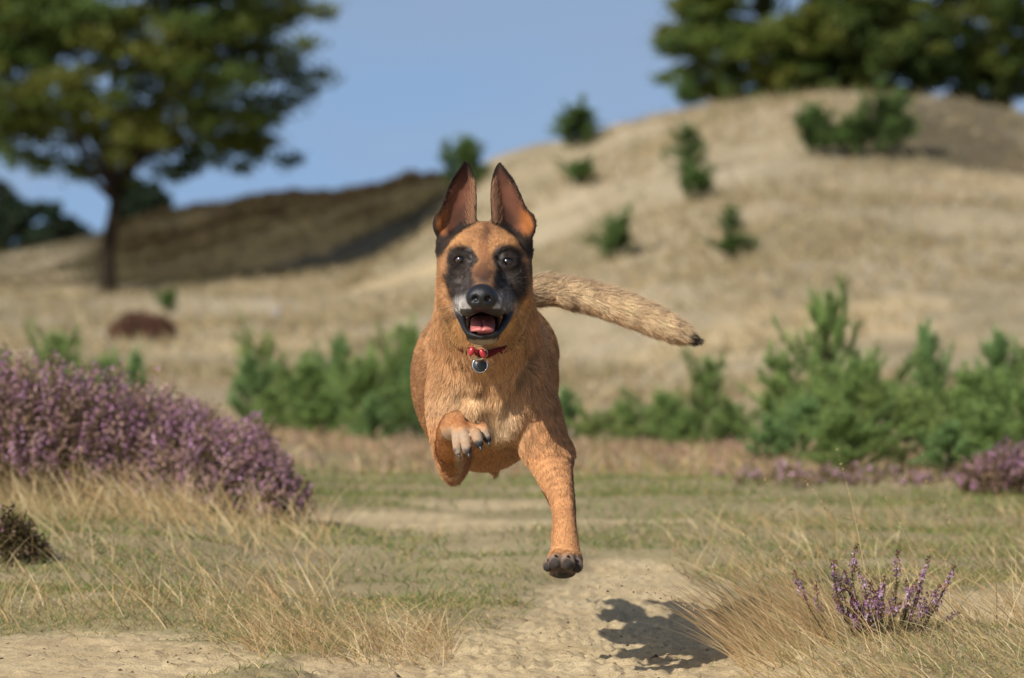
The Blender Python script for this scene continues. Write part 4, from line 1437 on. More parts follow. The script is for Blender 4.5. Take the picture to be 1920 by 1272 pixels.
def front_depth(x, z):
    ys = np.arange(-12, 8, 0.05)
    p = np.stack([H(x, y, z) for y in ys])
    d = dogf.eval_blocks(p, 0.0, np.zeros((1, 3)))[:, 0]
    return ys[np.argmax(d < 0)]


EYES = []
for (ex, ez) in ((-3.8, 0.05), (3.6, -0.2)):
    fy = front_depth(ex, ez)
    EYES.append(H(ex, fy + 0.80, ez))
for e in EYES:
    s = np.sign(e[0] - HC[0])
    dogf.ell(e + np.array([0.0, -0.013, 0.0]), (1.8 * cm, 0.62 * cm, 1.4 * cm), 0.012, op='s')         # orbit
    dogf.ell(e + np.array([0, -0.0015, 0.0]), (1.38 * cm, 0.90 * cm, 1.04 * cm), 0.010)                # lids over the globe
    dogf.ell(e + np.array([0, -0.0115, -0.0010]), (0.98 * cm, 0.98 * cm, 0.53 * cm), 0.0025, op='s')   # opening

DV, DQ = surface_nets(dogf, 0.0024)
DV = relax(DV, DQ, 2)
DN = normals_of(DV, DQ)
# ------------------------------------------------------------------ the dog's markings
def blob(x, z, cx, cz, rx, rz, soft=0.35):
    r = np.sqrt(((x - cx) / rx) ** 2 + ((z - cz) / rz) ** 2)
    return 1 - sstep(1 - soft, 1 + soft, r)


def seg_d(p, a, b):
    a = np.asarray(a, float); b = np.asarray(b, float)
    t = np.clip((p - a) @ (b - a) / ((b - a) @ (b - a)), 0, 1)
    return np.linalg.norm(p - a - t[:, None] * (b - a), axis=1), t


MOUTH = np.array([(-3.2, -8.8), (-1.6, -9.0), (-0.35, -8.5), (1.0, -9.0), (2.8, -8.8), (2.6, -10.4), (1.7, -11.6), (-0.3, -11.8), (-2.1, -11.6), (-3.0, -10.4)])


def dog_look(p, n):
    """-> base colour (n,3), bare skin 0..1 (no coat), gloss 0..1, coat length (m)"""
    q = to_head(p)
    x, y, z = q[:, 0], q[:, 1], q[:, 2]
    N = len(p)
    nz = fbm(p * 45.0, 3, 3)
    nz2 = fbm(p * 160.0, 11, 2)
    xw, zw = x + 0.35 * nz2 + 0.4 * nz, z + 0.35 * nz

    def lay(C, w, col):
        return C + (np.asarray(col) - C) * np.clip(w, 0, 1)[:, None]
    tan_ = np.array([0.56, 0.290, 0.128])
    C = np.tile(tan_, (N, 1))
    C = C * (1 + 0.16 * nz[:, None])
    px = 960 + p[:, 0] / p[:, 1] * FPX
    py = HOR + (CAMZ - p[:, 2]) / p[:, 1] * FPX
    Y = p[:, 1]
    L = np.full(N, 0.016)
    bare = np.zeros(N)
    gloss = np.zeros(N)
    # --- body: paler fore chest, cream between the forelegs, darker saddle
    C = lay(C, 0.75 * blob(px, py, 915, 735, 85, 75, 0.6) * (n[:, 1] < 0.2), (0.72, 0.44, 0.22))
    C = lay(C, 0.85 * blob(px + 10 * nz2, py, 938, 800, 34, 42, 0.7), (0.68, 0.50, 0.31))
    C = lay(C, 0.7 * blob(px, py, 870, 760, 60, 40, 0.6) * (Y < 9.1), (0.76, 0.50, 0.27))
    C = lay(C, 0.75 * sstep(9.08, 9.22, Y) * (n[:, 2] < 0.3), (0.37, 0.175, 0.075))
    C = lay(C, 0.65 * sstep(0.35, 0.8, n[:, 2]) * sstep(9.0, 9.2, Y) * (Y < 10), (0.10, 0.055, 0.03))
    ruff = (Y < 9.15) & (py > 520) & (py < 640) & ((px < 850) | (px > 985))
    L = np.where(ruff, 0.024, L)
    L = np.where(Y < 9.25, L + 0.004 * blob(px, py, 915, 700, 110, 110, 0.5), L)
    # tail
    dt = np.full(N, 9.0); tt = np.zeros(N)
    for k in range(len(TAIL) - 1):
        d_, t_ = seg_d(p, TAIL[k][0], TAIL[k + 1][0])
        m = d_ < dt
        dt = np.where(m, d_, dt); tt = np.where(m, k + t_, tt)
    tail = (dt < 0.06) & (Y > 9.6) & (px > 990) & (tt > 0.6)
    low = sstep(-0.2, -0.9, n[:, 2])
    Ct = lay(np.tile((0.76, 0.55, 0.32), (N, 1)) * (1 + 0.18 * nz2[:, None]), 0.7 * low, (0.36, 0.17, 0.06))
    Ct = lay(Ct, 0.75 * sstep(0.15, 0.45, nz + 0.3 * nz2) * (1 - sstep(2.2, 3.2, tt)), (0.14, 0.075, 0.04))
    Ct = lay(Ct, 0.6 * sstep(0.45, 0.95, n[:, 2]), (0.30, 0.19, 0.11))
    Ct = lay(Ct, sstep(5.55, 5.95, tt + 0.3 * nz2), (0.022, 0.016, 0.012))
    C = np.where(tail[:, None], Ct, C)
    L = np.where(tail, 0.034 * (1 - 0.45 * sstep(4.8, 6.2, tt)), L)
    # --- extended foreleg and its paw
    leg = (Y < 9.02) & (px > 985) & (py > 850)
    C = np.where(leg[:, None], lay(C, np.full(N, 0.8), (0.60, 0.31, 0.135)), C)
    C = lay(C, leg * 0.8 * blob(px + 4 * nz2, py, 1078, 920, 7, 70, 0.6), (0.10, 0.05, 0.03))
    C = lay(C, leg * 0.35 * blob(px, py, 1030, 960, 10, 60, 0.6), (0.22, 0.10, 0.05))
    L = np.where(leg, 0.009, L)
    paw = (Y < 8.9) & (px > 1005) & (py > 1036 + 2 * nz)
    sole = paw & ((n[:, 1] < -0.25) | (n[:, 2] < -0.35))
    C = np.where(paw[:, None], np.array((0.34, 0.20, 0.11)), C)
    pad = np.zeros(N)
    for (tx, ty, tY, r) in PAW_R:
        pad = np.maximum(pad, blob(px + 2 * nz2, py + 2 * nz, tx - 1, ty + 3, r * 1210 * 0.76, r * 1210 * 0.80, 0.25))
    pad = np.maximum(pad, blob(px, py, 1055, 1080, 22, 7, 0.3))
    C = np.where(paw[:, None], lay(C, 0.75 * sstep(1040, 1046, py), np.array((0.20, 0.155, 0.125)) * (1 + 0.5 * nz2[:, None])), C)
    C = np.where(sole[:, None], lay(C, pad, np.array((0.048, 0.040, 0.035)) * (1 + 0.5 * nz2[:, None])), C)
    bare = np.where(sole, np.maximum(pad, 0.0), bare)
    gloss = np.where(sole, 0.12 * pad, gloss)
    L = np.where(paw, 0.0045, L)
    # --- folded foreleg and paw
    fl = (Y < 8.97) & (px > 815) & (px < 930) & (py > 770) & (py < 905) & (q[:, 1] < 9)
    near = (Y < 8.93) & (px > 815) & (px < 935) & (py > 765) & (py < 905)
    C = lay(C, near * 0.85, (0.50, 0.235, 0.095))
    C = lay(C, near * blob(px, py, 872, 788, 26, 9, 0.6) * 0.5, (0.30, 0.09, 0.025))
    toes = near & (Y < 8.86) & (py > 797 + 5 * nz)
    C = lay(C, toes * sstep(794, 816, py + 6 * nz2) * (0.80 + 0.3 * nz2), np.array((0.37, 0.285, 0.205)))
    tip = np.zeros(N)
    for (a, b, ya, yb, r) in PAW_L:
        dd = np.linalg.norm(p - P(b[0] + 2, b[1] + 5, yb), axis=1)
        tip = np.maximum(tip, 1 - sstep(0.0085, 0.0135, dd + 0.002 * nz2))
    C = lay(C, tip * toes, (0.030, 0.030, 0.032))
    bare = np.where(toes, np.maximum(bare, tip), bare)
    gloss = np.where(toes, 0.4 * tip, gloss)
    L = np.where(near, 0.008, L)
    L = np.where(toes, 0.0042, L)
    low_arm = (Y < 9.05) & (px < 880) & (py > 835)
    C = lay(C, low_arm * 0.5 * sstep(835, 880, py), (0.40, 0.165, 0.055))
    C = lay(C, low_arm * 0.8 * blob(px, py, 862, 868, 9, 24, 0.6), (0.66, 0.52, 0.36))
    # --- head
    hd = (y < 13) & (z > -13.6) & (np.abs(x) < 9.5)
    face = hd & (y < 6.5) & (z > -13.6)
    Ch = np.tile((0.46, 0.235, 0.102), (N, 1)) * (1 + 0.14 * nz[:, None] + 0.10 * nz2[:, None])
    ax = np.abs(x + 0.05)
    ch_w = sstep(3.0, 5.0, y) * sstep(-2, -6, z)
    Ch = lay(Ch, 0.7 * ch_w, (0.55, 0.30, 0.115))
    Ch = lay(Ch, 0.5 * blob(ax, z, 4.8, 3.4, 2.0, 1.6, 0.7), (0.58, 0.30, 0.11))
    # forehead streak and frown lines
    Ch = lay(Ch, 0.8 * blob(xw, z, 0.25, 3.6, 0.6, 2.4, 0.7) , (0.13, 0.065, 0.035))
    Ch = lay(Ch, 0.35 * blob(xw, zw, -0.1, 4.2, 2.2, 0.9, 0.7), (0.22, 0.10, 0.05))
    # black mask
    mask = np.maximum(blob(np.abs(xw), zw, 3.45, 0.15, 2.40, 2.15, 0.18), blob(np.abs(xw), zw, 3.75, -3.3, 2.25, 4.0, 0.25))
    mask = np.maximum(mask, blob(xw, zw, 4.3, -3.2, 2.2, 4.4, 0.28))
    mask = np.maximum(mask, blob(xw, zw, -0.3, -6.6, 4.5, 2.6, 0.22))
    mask = np.maximum(mask, (y < -2.0) * sstep(-4.3, -5.2, zw))
    mask = mask * (y < 4.6)
    Ch = lay(Ch, 0.97 * mask, np.array((0.018, 0.016, 0.016)))
    bridge = np.maximum(blob(xw, zw, 0.0, 0.6, 0.95, 2.6, 0.25), blob(xw, zw, -0.15, -2.0, 1.6, 1.5, 0.35)) * (y < 2.5)
    Ch = lay(Ch, 0.95 * bridge, np.array((0.075, 0.036, 0.025)) + np.clip((z[:, None] + 2.4) / 4.0, 0, 1) * np.array((0.25, 0.115, 0.042)))
    Ch = lay(Ch, 0.6 * blob(xw, zw, -0.3, -4.2, 2.2, 1.3, 0.45), (0.040, 0.032, 0.031))
    # grizzle: pale hair beside the nose, inner eye corners, chin
    grz = sstep(-0.35, 0.5, nz2)
    Ch = lay(Ch, 0.95 * blob(xw, zw, -3.25, -7.4, 1.6, 1.75, 0.45) * (0.45 + 0.55 * grz), (0.62, 0.57, 0.52))
    Ch = lay(Ch, 0.80 * blob(xw, zw, 2.75, -6.9, 1.9, 1.8, 0.5) * (0.35 + 0.6 * grz), (0.40, 0.37, 0.36))
    Ch = lay(Ch, 0.55 * blob(ax, zw, 2.15, 0.4, 0.75, 1.25, 0.6) * grz, (0.40, 0.36, 0.33))
    Ch = lay(Ch, 0.40 * blob(np.abs(xw), zw, 3.3, -3.6, 1.1, 2.2, 0.6) * grz, (0.20, 0.17, 0.15))
    # cheeks below the mask, throat
    Ch = lay(Ch, 0.6 * sstep(-2.0, 1.0, y) * sstep(-5.5, -9.5, zw) * sstep(2.2, 4.2, ax), (0.58, 0.34, 0.145))
    jd, _ = seg_d(q * np.array([1, 1, 1.9]), (0, -1.0, -10.5 * 1.9), (-0.2, -5.0, -11.75 * 1.9))
    jaw = (1 - sstep(2.75, 3.35, jd + 0.3 * nz2)) * sstep(-9.0, -9.6, z)
    Ch = lay(Ch, jaw * sstep(-10.0, -10.8, z + 0.25 * nz), (0.030, 0.026, 0.024))
    Ch = lay(Ch, jaw * 0.8 * sstep(-12.0, -12.5, z + 0.4 * nz2) , (0.42, 0.36, 0.29))
    # ears
    for s, poly in ((1, EAR_R), (-1, EAR_L)):
        e = (x * s > 0.6) & (z > 3.0) & (y > 2.5) & ((z > 6.3) | (n[:, 1] < 0.35) & (y < 9) & (z > 2.6 + 0.75 * np.maximum(6.8 - ax, 0) ** 1.0 * 0.8))
        sd = -poly_sd(x, z, poly)
        zs, xc, w = ear_geom(s)
        u = (x - np.interp(z, zs, xc)) / np.interp(z, zs, w) * s
        front = n[:, 1] < 0.15
        Ce = np.tile((0.125, 0.050, 0.030), (N, 1)) * (1 + 0.45 * nz[:, None] + 0.3 * nz2[:, None])
        Ce = lay(Ce, 0.55 * blob(u, z, 0.1, 8.5, 0.55, 4.0, 0.6), (0.165, 0.072, 0.044))
        Ce = lay(Ce, 0.75 * blob(u, z, -0.25, 6.2, 0.35, 2.2, 0.6), (0.055, 0.028, 0.02))
        Ce = lay(Ce, 0.75 * blob(u, z, 0.85, 5.6, 0.45, 2.4, 0.5), (0.42, 0.15, 0.04))
        Ce = lay(Ce, 0.75 * sstep(10.5, 15.0, z + 0.8 * nz), (0.035, 0.022, 0.018))
        Ce = lay(Ce, 0.95 * (1 - sstep(0.10, 0.85, sd + 0.2 * nz2)), (0.02, 0.015, 0.013))
        Ce = lay(Ce, (~front) * 0.8, (0.07, 0.035, 0.02))
        Ch = np.where(e[:, None], Ce, Ch)
        L = np.where(e, 0.0045, L)
    # dark hair line under the ears and behind the cheek
    hl = np.full(N, 9.0)
    for pts in ([(1.6, 6.1), (3.4, 5.3), (5.0, 3.9), (6.3, 2.3), (7.3, 0.8)],):
        for a, b in zip(pts[:-1], pts[1:]):
            d_, _ = seg_d(np.stack([ax, z], 1), a, b)
            hl = np.minimum(hl, d_)
    Ch = lay(Ch, 0.95 * (1 - sstep(0.45, 0.95, hl + 0.25 * nz2)) * (y < 9), (0.022, 0.017, 0.014))
    Ch = lay(Ch, 0.95 * blob(ax, z, 7.2, 2.2, 1.4, 1.9, 0.4), (0.028, 0.02, 0.016))
    Ch = lay(Ch, 0.85 * blob(x, z, 7.5, -0.8, 0.8, 2.2, 0.5), (0.07, 0.035, 0.02))
    Ch = lay(Ch, 0.5 * blob(x, z, -7.5, -1.0, 0.6, 2.0, 0.5), (0.15, 0.07, 0.035))
    C = np.where((hd & (y < 11))[:, None], lay(C, 1 - sstep(8.5, 11, y), Ch), C)
    # lengths and bare skin on the head
    Lh = np.interp(y, [-10, -5, 0, 4, 8], [0.0035, 0.0055, 0.0075, 0.012, 0.018])
    Lh = np.where(z > 1.5, np.minimum(Lh, 0.0085), Lh)
    inear = (z > 6.2) & (y > 2)
    L = np.where(hd & (y < 9) & ~inear & (L > 0.005), Lh, L)
    nose = np.sqrt(((x + 0.35) / 2.35) ** 2 + ((y + 9.75) / 1.75) ** 2 + ((z + 5.75) / 2.0) ** 2)
    nose_w = (1 - sstep(1.0, 1.08, nose)) * (y < -9.0)
    C = lay(C, nose_w, (0.014, 0.0135, 0.015))
    bare = np.maximum(bare, nose_w * hd)
    gloss = np.maximum(gloss, nose_w * 1.0)
    # mouth lining and lips
    qm = (q - np.array([-0.2, -3.6, -9.65])) @ Rm
    cav = np.sqrt((qm[:, 0] / 2.65) ** 2 + (qm[:, 1] / 5.8) ** 2 + (qm[:, 2] / 1.4) ** 2)
    mouth = hd * (1 - sstep(1.0, 1.05, cav))
    cav2 = np.sqrt((qm[:, 0] / 3.5) ** 2 + (qm[:, 1] / 6.3) ** 2 + (qm[:, 2] / 2.1) ** 2)
    mouth = np.maximum(mouth, hd * (1 - sstep(0.95, 1.03, cav2)) * (z < -8.5) * (z > -11.9) * (y > -7.6))
    mp = poly_sd(x, z, MOUTH)
    mouth = np.maximum(mouth, hd * (y < 4.0) * (y > -8.2) * (1 - sstep(-0.25, 0.0, mp)))
    C = lay(C, mouth, (0.030, 0.010, 0.010))
    dl = np.full(N, 9.0)
    for s in (-1, 1):
        pts = [(3.9 * s, -0.8, -7.8), (3.3 * s, -3.0, -9.4), (2.2 * s - 0.2, -5.8, -11.1), (-0.2, -7.5, -11.6)]
        for a, b in zip(pts[:-1], pts[1:]):
            dl = np.minimum(dl, seg_d(q, a, b)[0])
    lip = hd * (1 - sstep(0.70, 0.95, dl))
    uplip = hd * (y < -1) * (n[:, 2] < -0.45) * (z < -7.4) * (z > -9.6)
    lipw = np.maximum(lip, uplip * 0.9)
    C = lay(C, lipw, (0.014, 0.012, 0.012))
    bare = np.maximum(bare, np.maximum(mouth, lipw))
    gloss = np.maximum(gloss, np.maximum(0.9 * mouth, 0.65 * lipw))
    # eyelids
    for e in EYES:
        d3 = (p - e) * 100
        r = np.sqrt((d3[:, 0] / 1.5) ** 2 + (d3[:, 2] / 1.22) ** 2 + (d3[:, 1] / 1.6) ** 2)
        lid = hd * (1 - sstep(0.72, 0.92, r))
        C = lay(C, lid, (0.007, 0.0065, 0.0065))
        bare = np.maximum(bare, lid)
        gloss = np.maximum(gloss, 0.15 * lid)
    tipb = np.linalg.norm(p - P(928, 896, 9.44), axis=1)
    C = lay(C, 1 - sstep(0.006, 0.011, tipb), (0.05, 0.045, 0.03))
    return np.clip(C, 0.004, 0.9), np.clip(bare, 0, 1), np.clip(gloss, 0, 1), L


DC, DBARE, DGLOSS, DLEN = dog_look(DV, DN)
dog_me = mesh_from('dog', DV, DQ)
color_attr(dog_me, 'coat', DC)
float_attr(dog_me, 'gloss', DGLOSS)
w = NT('dog_skin_and_undercoat')
w.base(w.attr('coat'), 0.7, 0.3)
g = w.attr('gloss', 'Fac')
w.set(w.bsdf.inputs['Roughness'], w.math('MULTIPLY_ADD', g, -0.42, 0.80))
w.set(w.bsdf.inputs['Specular IOR Level'], w.math('MULTIPLY_ADD', g, 0.32, 0.10))
w.bump(w.math('ADD', w.noise(900, 2, 0.6), w.noise(260, 2, 0.6)), 0.35, 0.0012)
MAT_SKIN = w.m
DOG_BASE = np.array([-0.04, 9.25, 0.0])
dog = thing('dog', 'tan shepherd dog with black mask leaping towards the viewer above a sandy path', 'dog', tuple(DOG_BASE))
dog_me.transform(Matrix.Translation(-Vector(DOG_BASE)))
body = obj('body', dog_me, MAT_SKIN, dog)

# ------------------------------------------------------------------ coat: one curve per hair, combed along the body
FLOW = []


def flow(a, b, d=None):
    a = np.asarray(a, float); b = np.asarray(b, float)
    v = (b - a) if d is None else np.asarray(d, float)
    v = v / np.linalg.norm(v)
    for t in np.linspace(0, 1, 4):
        FLOW.append((a + (b - a) * t, v))


flow(P(915, 700, 8.95), P(915, 790, 9.0), (0.0, 0.2, -1))
flow(P(840, 640, 9.0), P(850, 700, 9.0), (-0.25, 0.35, -1))
flow(P(1000, 640, 9.0), P(1000, 700, 9.0), (0.25, 0.35, -1))
flow(P(914, 728, 9.25), P(914, 728, 9.6), (0, 1, -0.35))
flow(P(914, 890, 9.25), P(914, 890, 9.6), (0, 1, -0.1))
flow(P(914, 620, 9.3), P(914, 640, 9.7), (0, 1, -0.1))
flow(P(860, 700, 9.05), P(850, 880, 8.98))
flow(P(850, 870, 8.96), P(848, 810, 8.86))
flow(P(850, 800, 8.84), P(900, 832, 8.78))
flow(P(1000, 740, 9.02), P(1030, 855, 8.94))
flow(P(1032, 860, 8.94), P(1060, 1050, 8.80))
for s in (-1, 1):
    flow(P(914 + s * 60, 680, 9.68), P(914 + s * 60, 780, 9.85))
    flow(P(914 + s * 58, 780, 9.9), P(914 + s * 52, 812, 10.28))
for k in range(len(TAIL) - 1):
    flow(TAIL[k][0], TAIL[k + 1][0])
FP_ = np.array([f[0] for f in FLOW]); FD_ = np.array([f[1] for f in FLOW])
NOSE_TIP = H(-0.35, -11.5, -5.2)


def flow_dir(p):
    out = np.zeros_like(p)
    for i in range(0, len(p), 40000):
        d2 = ((p[i:i + 40000, None, :] - FP_[None]) ** 2).sum(2)
        wgt = 1.0 / (d2 + 1e-4) ** 2
        out[i:i + 40000] = wgt @ FD_ / wgt.sum(1, keepdims=True)
    q = to_head(p)
    hw = sstep(12, 6, q[:, 1]) * sstep(-15.5, -12.0, q[:, 2])
    hv = p - NOSE_TIP
    hv /= np.linalg.norm(hv, axis=1, keepdims=True)
    hv = hv + np.array([0, 0.25, 0])
    ear = (q[:, 2] > 6.3) & (q[:, 1] > 2)
    hv[ear] = np.array([0.0, 0.0, 1.0]) + np.stack([np.sign(q[ear, 0]) * 0.25, 0 * q[ear, 0], 0 * q[ear, 0]], 1)
    chin = (q[:, 2] < -9.5) & (q[:, 1] < 3)
    hv[chin] = (0, 0.6, -0.8)
    out = out * (1 - hw[:, None]) + hv * hw[:, None]
    return out


def make_coat(n_total, seed=5):
    r = np.random.default_rng(seed)
    a, b, c, d = (DV[DQ[:, k]] for k in range(4))
    area = 0.5 * (np.linalg.norm(np.cross(b - a, c - a), axis=1) + np.linalg.norm(np.cross(c - a, d - a), axis=1))
    fb = DBARE[DQ].mean(1)
    fl = DLEN[DQ].mean(1)
    fy = a[:, 1]
    dens = (1 - sstep(0.25, 0.7, fb)) * np.clip(0.012 / fl, 0.7, 2.6)
    dens *= np.where(fy > 9.5, 0.45, 1.0)
    dens = np.where((fy > 9.6) & (a[:, 0] > 0.045), 1.5, dens)          # tail
    wgt = area * dens
    f = r.choice(len(DQ), n_total, p=wgt / wgt.sum())
    u, v = r.random(n_total), r.random(n_total)
    bl = lambda A: ((A[DQ[f, 0]].T * (1 - u) * (1 - v) + A[DQ[f, 1]].T * u * (1 - v) + A[DQ[f, 2]].T * u * v + A[DQ[f, 3]].T * (1 - u) * v).T)
    p = bl(DV)
    n = bl(DN); n /= np.linalg.norm(n, axis=1, keepdims=True)
    col, bare, _, Ln = dog_look(p, n)
    g = flow_dir(p)
    cl = np.stack([fbm(p * 70, 31 + k, 2) for k in range(3)], 1)
    g = g + 0.55 * cl + 0.16 * r.normal(size=p.shape)
    g = g - (g * n).sum(1, keepdims=True) * n
    g /= np.maximum(np.linalg.norm(g, axis=1, keepdims=True), 1e-6)
    Ln = Ln * r.uniform(0.65, 1.15, n_total)
    lift = np.interp(Ln, [0.004, 0.010, 0.02, 0.03], [0.28, 0.32, 0.38, 0.55]) * r.uniform(0.6, 1.4, n_total)
    K = 4
    t = np.linspace(0, 1, K)
    pts = (p - n * 0.0008)[:, None, :] + Ln[:, None, None] * (g[:, None, :] * (t - 0.12 * t * t)[None, :, None]
                                                            + n[:, None, :] * (lift[:, None] * (t - 0.45 * t * t)[None])[:, :, None])
    st = fbm((p - (g * 0.75) * (p * g).sum(1, keepdims=True)) * 210, 47, 2)
    hfac = np.where((Ln > 0.0075) | (to_head(p)[:, 1] > 9), 1.0, 0.8)
    hfac = np.where(Ln < 0.0095, np.minimum(hfac, 0.6), hfac)
    hfac = np.where((p[:, 1] < 9.02) & (p[:, 2] < 0.27), 0.08, hfac)
    col = col * r.uniform(0.66, 1.28, n_total)[:, None] * (1 + (0.30 * cl[:, :1] + 0.55 * st[:, None]) * hfac[:, None])
    gd = r.random(n_total)
    trunk = (to_head(p)[:, 1] > 6) & (Ln > 0.009)
    col = np.where((trunk & (gd < 0.09))[:, None], col * 0.38, col)             # dark guard hairs
    col = np.where((trunk & (gd > 0.88))[:, None], col * 0.6 + np.array([0.34, 0.25, 0.15]), col)
    wh = r.random(n_total) < 0.05
    q = to_head(p)
    msk = wh & (q[:, 1] < 3) & (col.mean(1) < 0.06) & (q[:, 2] > -13)
    for e in EYES:
        msk &= np.linalg.norm(p - e, axis=1) > 0.021
    col[msk] = (0.17, 0.155, 0.145)
    rad = np.interp(Ln, [0.003, 0.01, 0.03], [0.00014, 0.00020, 0.00027])
    return pts, col, rad


def curves_object(name, pts, col, rad, mat, parent, base, taper=(1.0, 0.9, 0.65, 0.12)):
    n, K, _ = pts.shape
    cu = bpy.data.hair_curves.new(name)
    cu.add_curves([K] * n)
    at = cu.attributes.get('position') or cu.attributes.new('position', 'FLOAT_VECTOR', 'POINT')
    at.data.foreach_set('vector', (pts - base).astype(np.float32).ravel())
    ra = cu.attributes.get('radius') or cu.attributes.new('radius', 'FLOAT', 'POINT')
    tp = np.interp(np.linspace(0, 1, K), np.linspace(0, 1, len(taper)), taper)
    ra.data.foreach_set('value', (rad[:, None] * tp[None]).astype(np.float32).ravel())
    ca = cu.attributes.new('coat', 'FLOAT_COLOR', 'CURVE')
    ca.data.foreach_set('color', np.concatenate([np.clip(col, 0.003, 0.95), np.ones((n, 1))], 1).astype(np.float32).ravel())
    cu.materials.append(mat)
    o = bpy.data.objects.new(name, cu)
    COL.objects.link(o)
    if parent is not None:
        o.parent = parent
    return o


w = NT('dog_hair')
w.base(w.attr('coat'), 0.55, 0.25)
MAT_HAIR = w.m
pts, col, rad = make_coat(560000)
curves_object('fur', pts, col, rad, MAT_HAIR, dog, DOG_BASE)

r_ = np.random.default_rng(8)
ip, ic = [], []
for s in (-1, 1):
    zs, xc, w_ = ear_geom(s)
    for k in range(1500):
        z = 3.8 + 8.5 * r_.random() ** 1.4
        u = (r_.choice([-0.85, 0.8], p=[0.75, 0.25]) + r_.normal() * 0.16)
        x = np.interp(z, zs, xc) + s * u * np.interp(z, zs, w_)
        cup = np.interp(z, [1, 5, 10, 15], [2.6, 2.5, 1.5, 0.4])
        y = 4.1 + 0.10 * (z - 5) + cup * (1 - min(u * u, 1.6)) - 0.3
        if poly_sd(np.array([x]), np.array([z]), EAR_R if s > 0 else EAR_L)[0] > -0.15: continue
        d_ = np.array([-s * u * 0.35 + r_.normal() * 0.2, -0.35 + r_.normal() * 0.15, 1.0]); d_ /= np.linalg.norm(d_)
        L_ = r_.uniform(0.6, 1.5)
        t_ = np.linspace(0, 1, 4)[:, None]
        ip.append(H(x, y, z) + 0.01 * L_ * (d_ * t_ + np.array([0, 0.25, -0.1]) * t_ ** 2))
        ic.append(np.array((0.42, 0.23, 0.13)) * r_.uniform(0.5, 1.3))
curves_object('ear_hair', np.array(ip), np.array(ic), np.full(len(ip), 0.00016), MAT_HAIR, dog, DOG_BASE)['kind'] = 'stuff'

# ------------------------------------------------------------------ eyes, tongue, claws, whiskers, collar
def lathe(prof, seg=24):
    """(r, h) pairs -> surface of revolution about z"""
    prof = np.asarray(prof, float)
    a = np.linspace(0, 2 * np.pi, seg, endpoint=False)
    V = np.stack([prof[:, 0, None] * np.cos(a), prof[:, 0, None] * np.sin(a), prof[:, 1, None] + 0 * a], -1).reshape(-1, 3)
    F = []
    for i in range(len(prof) - 1):
        for j in range(seg):
            k = (j + 1) % seg
            F.append((i * seg + j, i * seg + k, (i + 1) * seg + k, (i + 1) * seg + j))
    return V, np.array(F)


def aim(V, d, at):
    M = np.array(Vector(d).to_track_quat('Z', 'Y').to_matrix())
    return V @ M.T + np.asarray(at)


w = NT('eye_globe')
d = w.attr('ring', 'Fac')
w.base(w.ramp(d, [(0.0, (0.004, 0.003, 0.003)), (0.34, (0.004, 0.003, 0.003)), (0.40, (0.035, 0.010, 0.004)), (0.66, (0.070, 0.020, 0.007)), (0.74, (0.010, 0.006, 0.005)), (1.0, (0.05, 0.04, 0.035))]), 0.03, 0.6)
w.set(w.bsdf.inputs['Coat Weight'], 1.0)
w.set(w.bsdf.inputs['Coat Roughness'], 0.09)
MAT_EYE = w.m
for e, look in zip(EYES, ((0.12, -1, 0.05), (-0.02, -1, 0.05))):
    th = np.linspace(0.0, math.pi * 0.62, 26)
    V, F = lathe([(0.0113 * math.sin(t) + 1e-6, 0.0113 * math.cos(t) + 0.0009 * math.exp(-(t / 0.5) ** 2)) for t in th], 28)
    me = mesh_from('eye', aim(V, look, e - DOG_BASE + np.array([0, 0.0026, -0.0006])), F)
    float_attr(me, 'ring', np.repeat(np.clip(th / 1.35, 0, 1), 28))
    obj('eye', me, MAT_EYE, dog)

tg = Field()
tg.cone(H(-0.2, 1.0, -9.3), H(-0.25, -6.0, -11.0), 2.0 * cm, 1.85 * cm, 0.004, sq=((0, 0.22, 1), 3.4))
tg.cone(H(-0.25, -3.0, -9.55), H(-0.25, -8.0, -10.6), 0.12 * cm, 0.12 * cm, 0.004, op='s')
TV, TQ = surface_nets(tg, 0.0016, 10)
TV = relax(TV, TQ, 2)
w = NT('tongue')
w.base(w.mix(w.noise(140, 3), (0.50, 0.135, 0.13, 1), (0.62, 0.21, 0.19, 1)), 0.28, 0.5)
w.bump(w.noise(900, 2), 0.25, 0.001)
obj('tongue', mesh_from('tongue', TV - DOG_BASE, TQ), w.m, dog)

w = NT('claw_horn')
w.base((0.028, 0.026, 0.026, 1), 0.35, 0.5)
MAT_CLAW = w.m
cl_prof = [(0.0, -0.002), (0.0026, 0.0), (0.0024, 0.003), (0.0016, 0.006), (0.0005, 0.0085), (0.0, 0.0087)]
CV, CF = lathe(cl_prof, 10)
CV = CV + np.stack([0 * CV[:, 2], 0 * CV[:, 2], 0 * CV[:, 2]], 1)
claws = [(P(b[0] + 1, b[1] + 2, yb) + np.array([0.001, -0.006, -0.003]), (0.25, -0.55, -0.8)) for (a, b, ya, yb, r) in PAW_L]
claws += [(P(x, y - r * 1210 * 0.82, yy) + np.array([0, -0.005, 0.0]), (0.0, -0.95, 0.12)) for (x, y, yy, r) in PAW_R]
for at, dr in claws:
    obj('claw', mesh_from('claw', aim(CV, dr, at - DOG_BASE), CF), MAT_CLAW, dog)

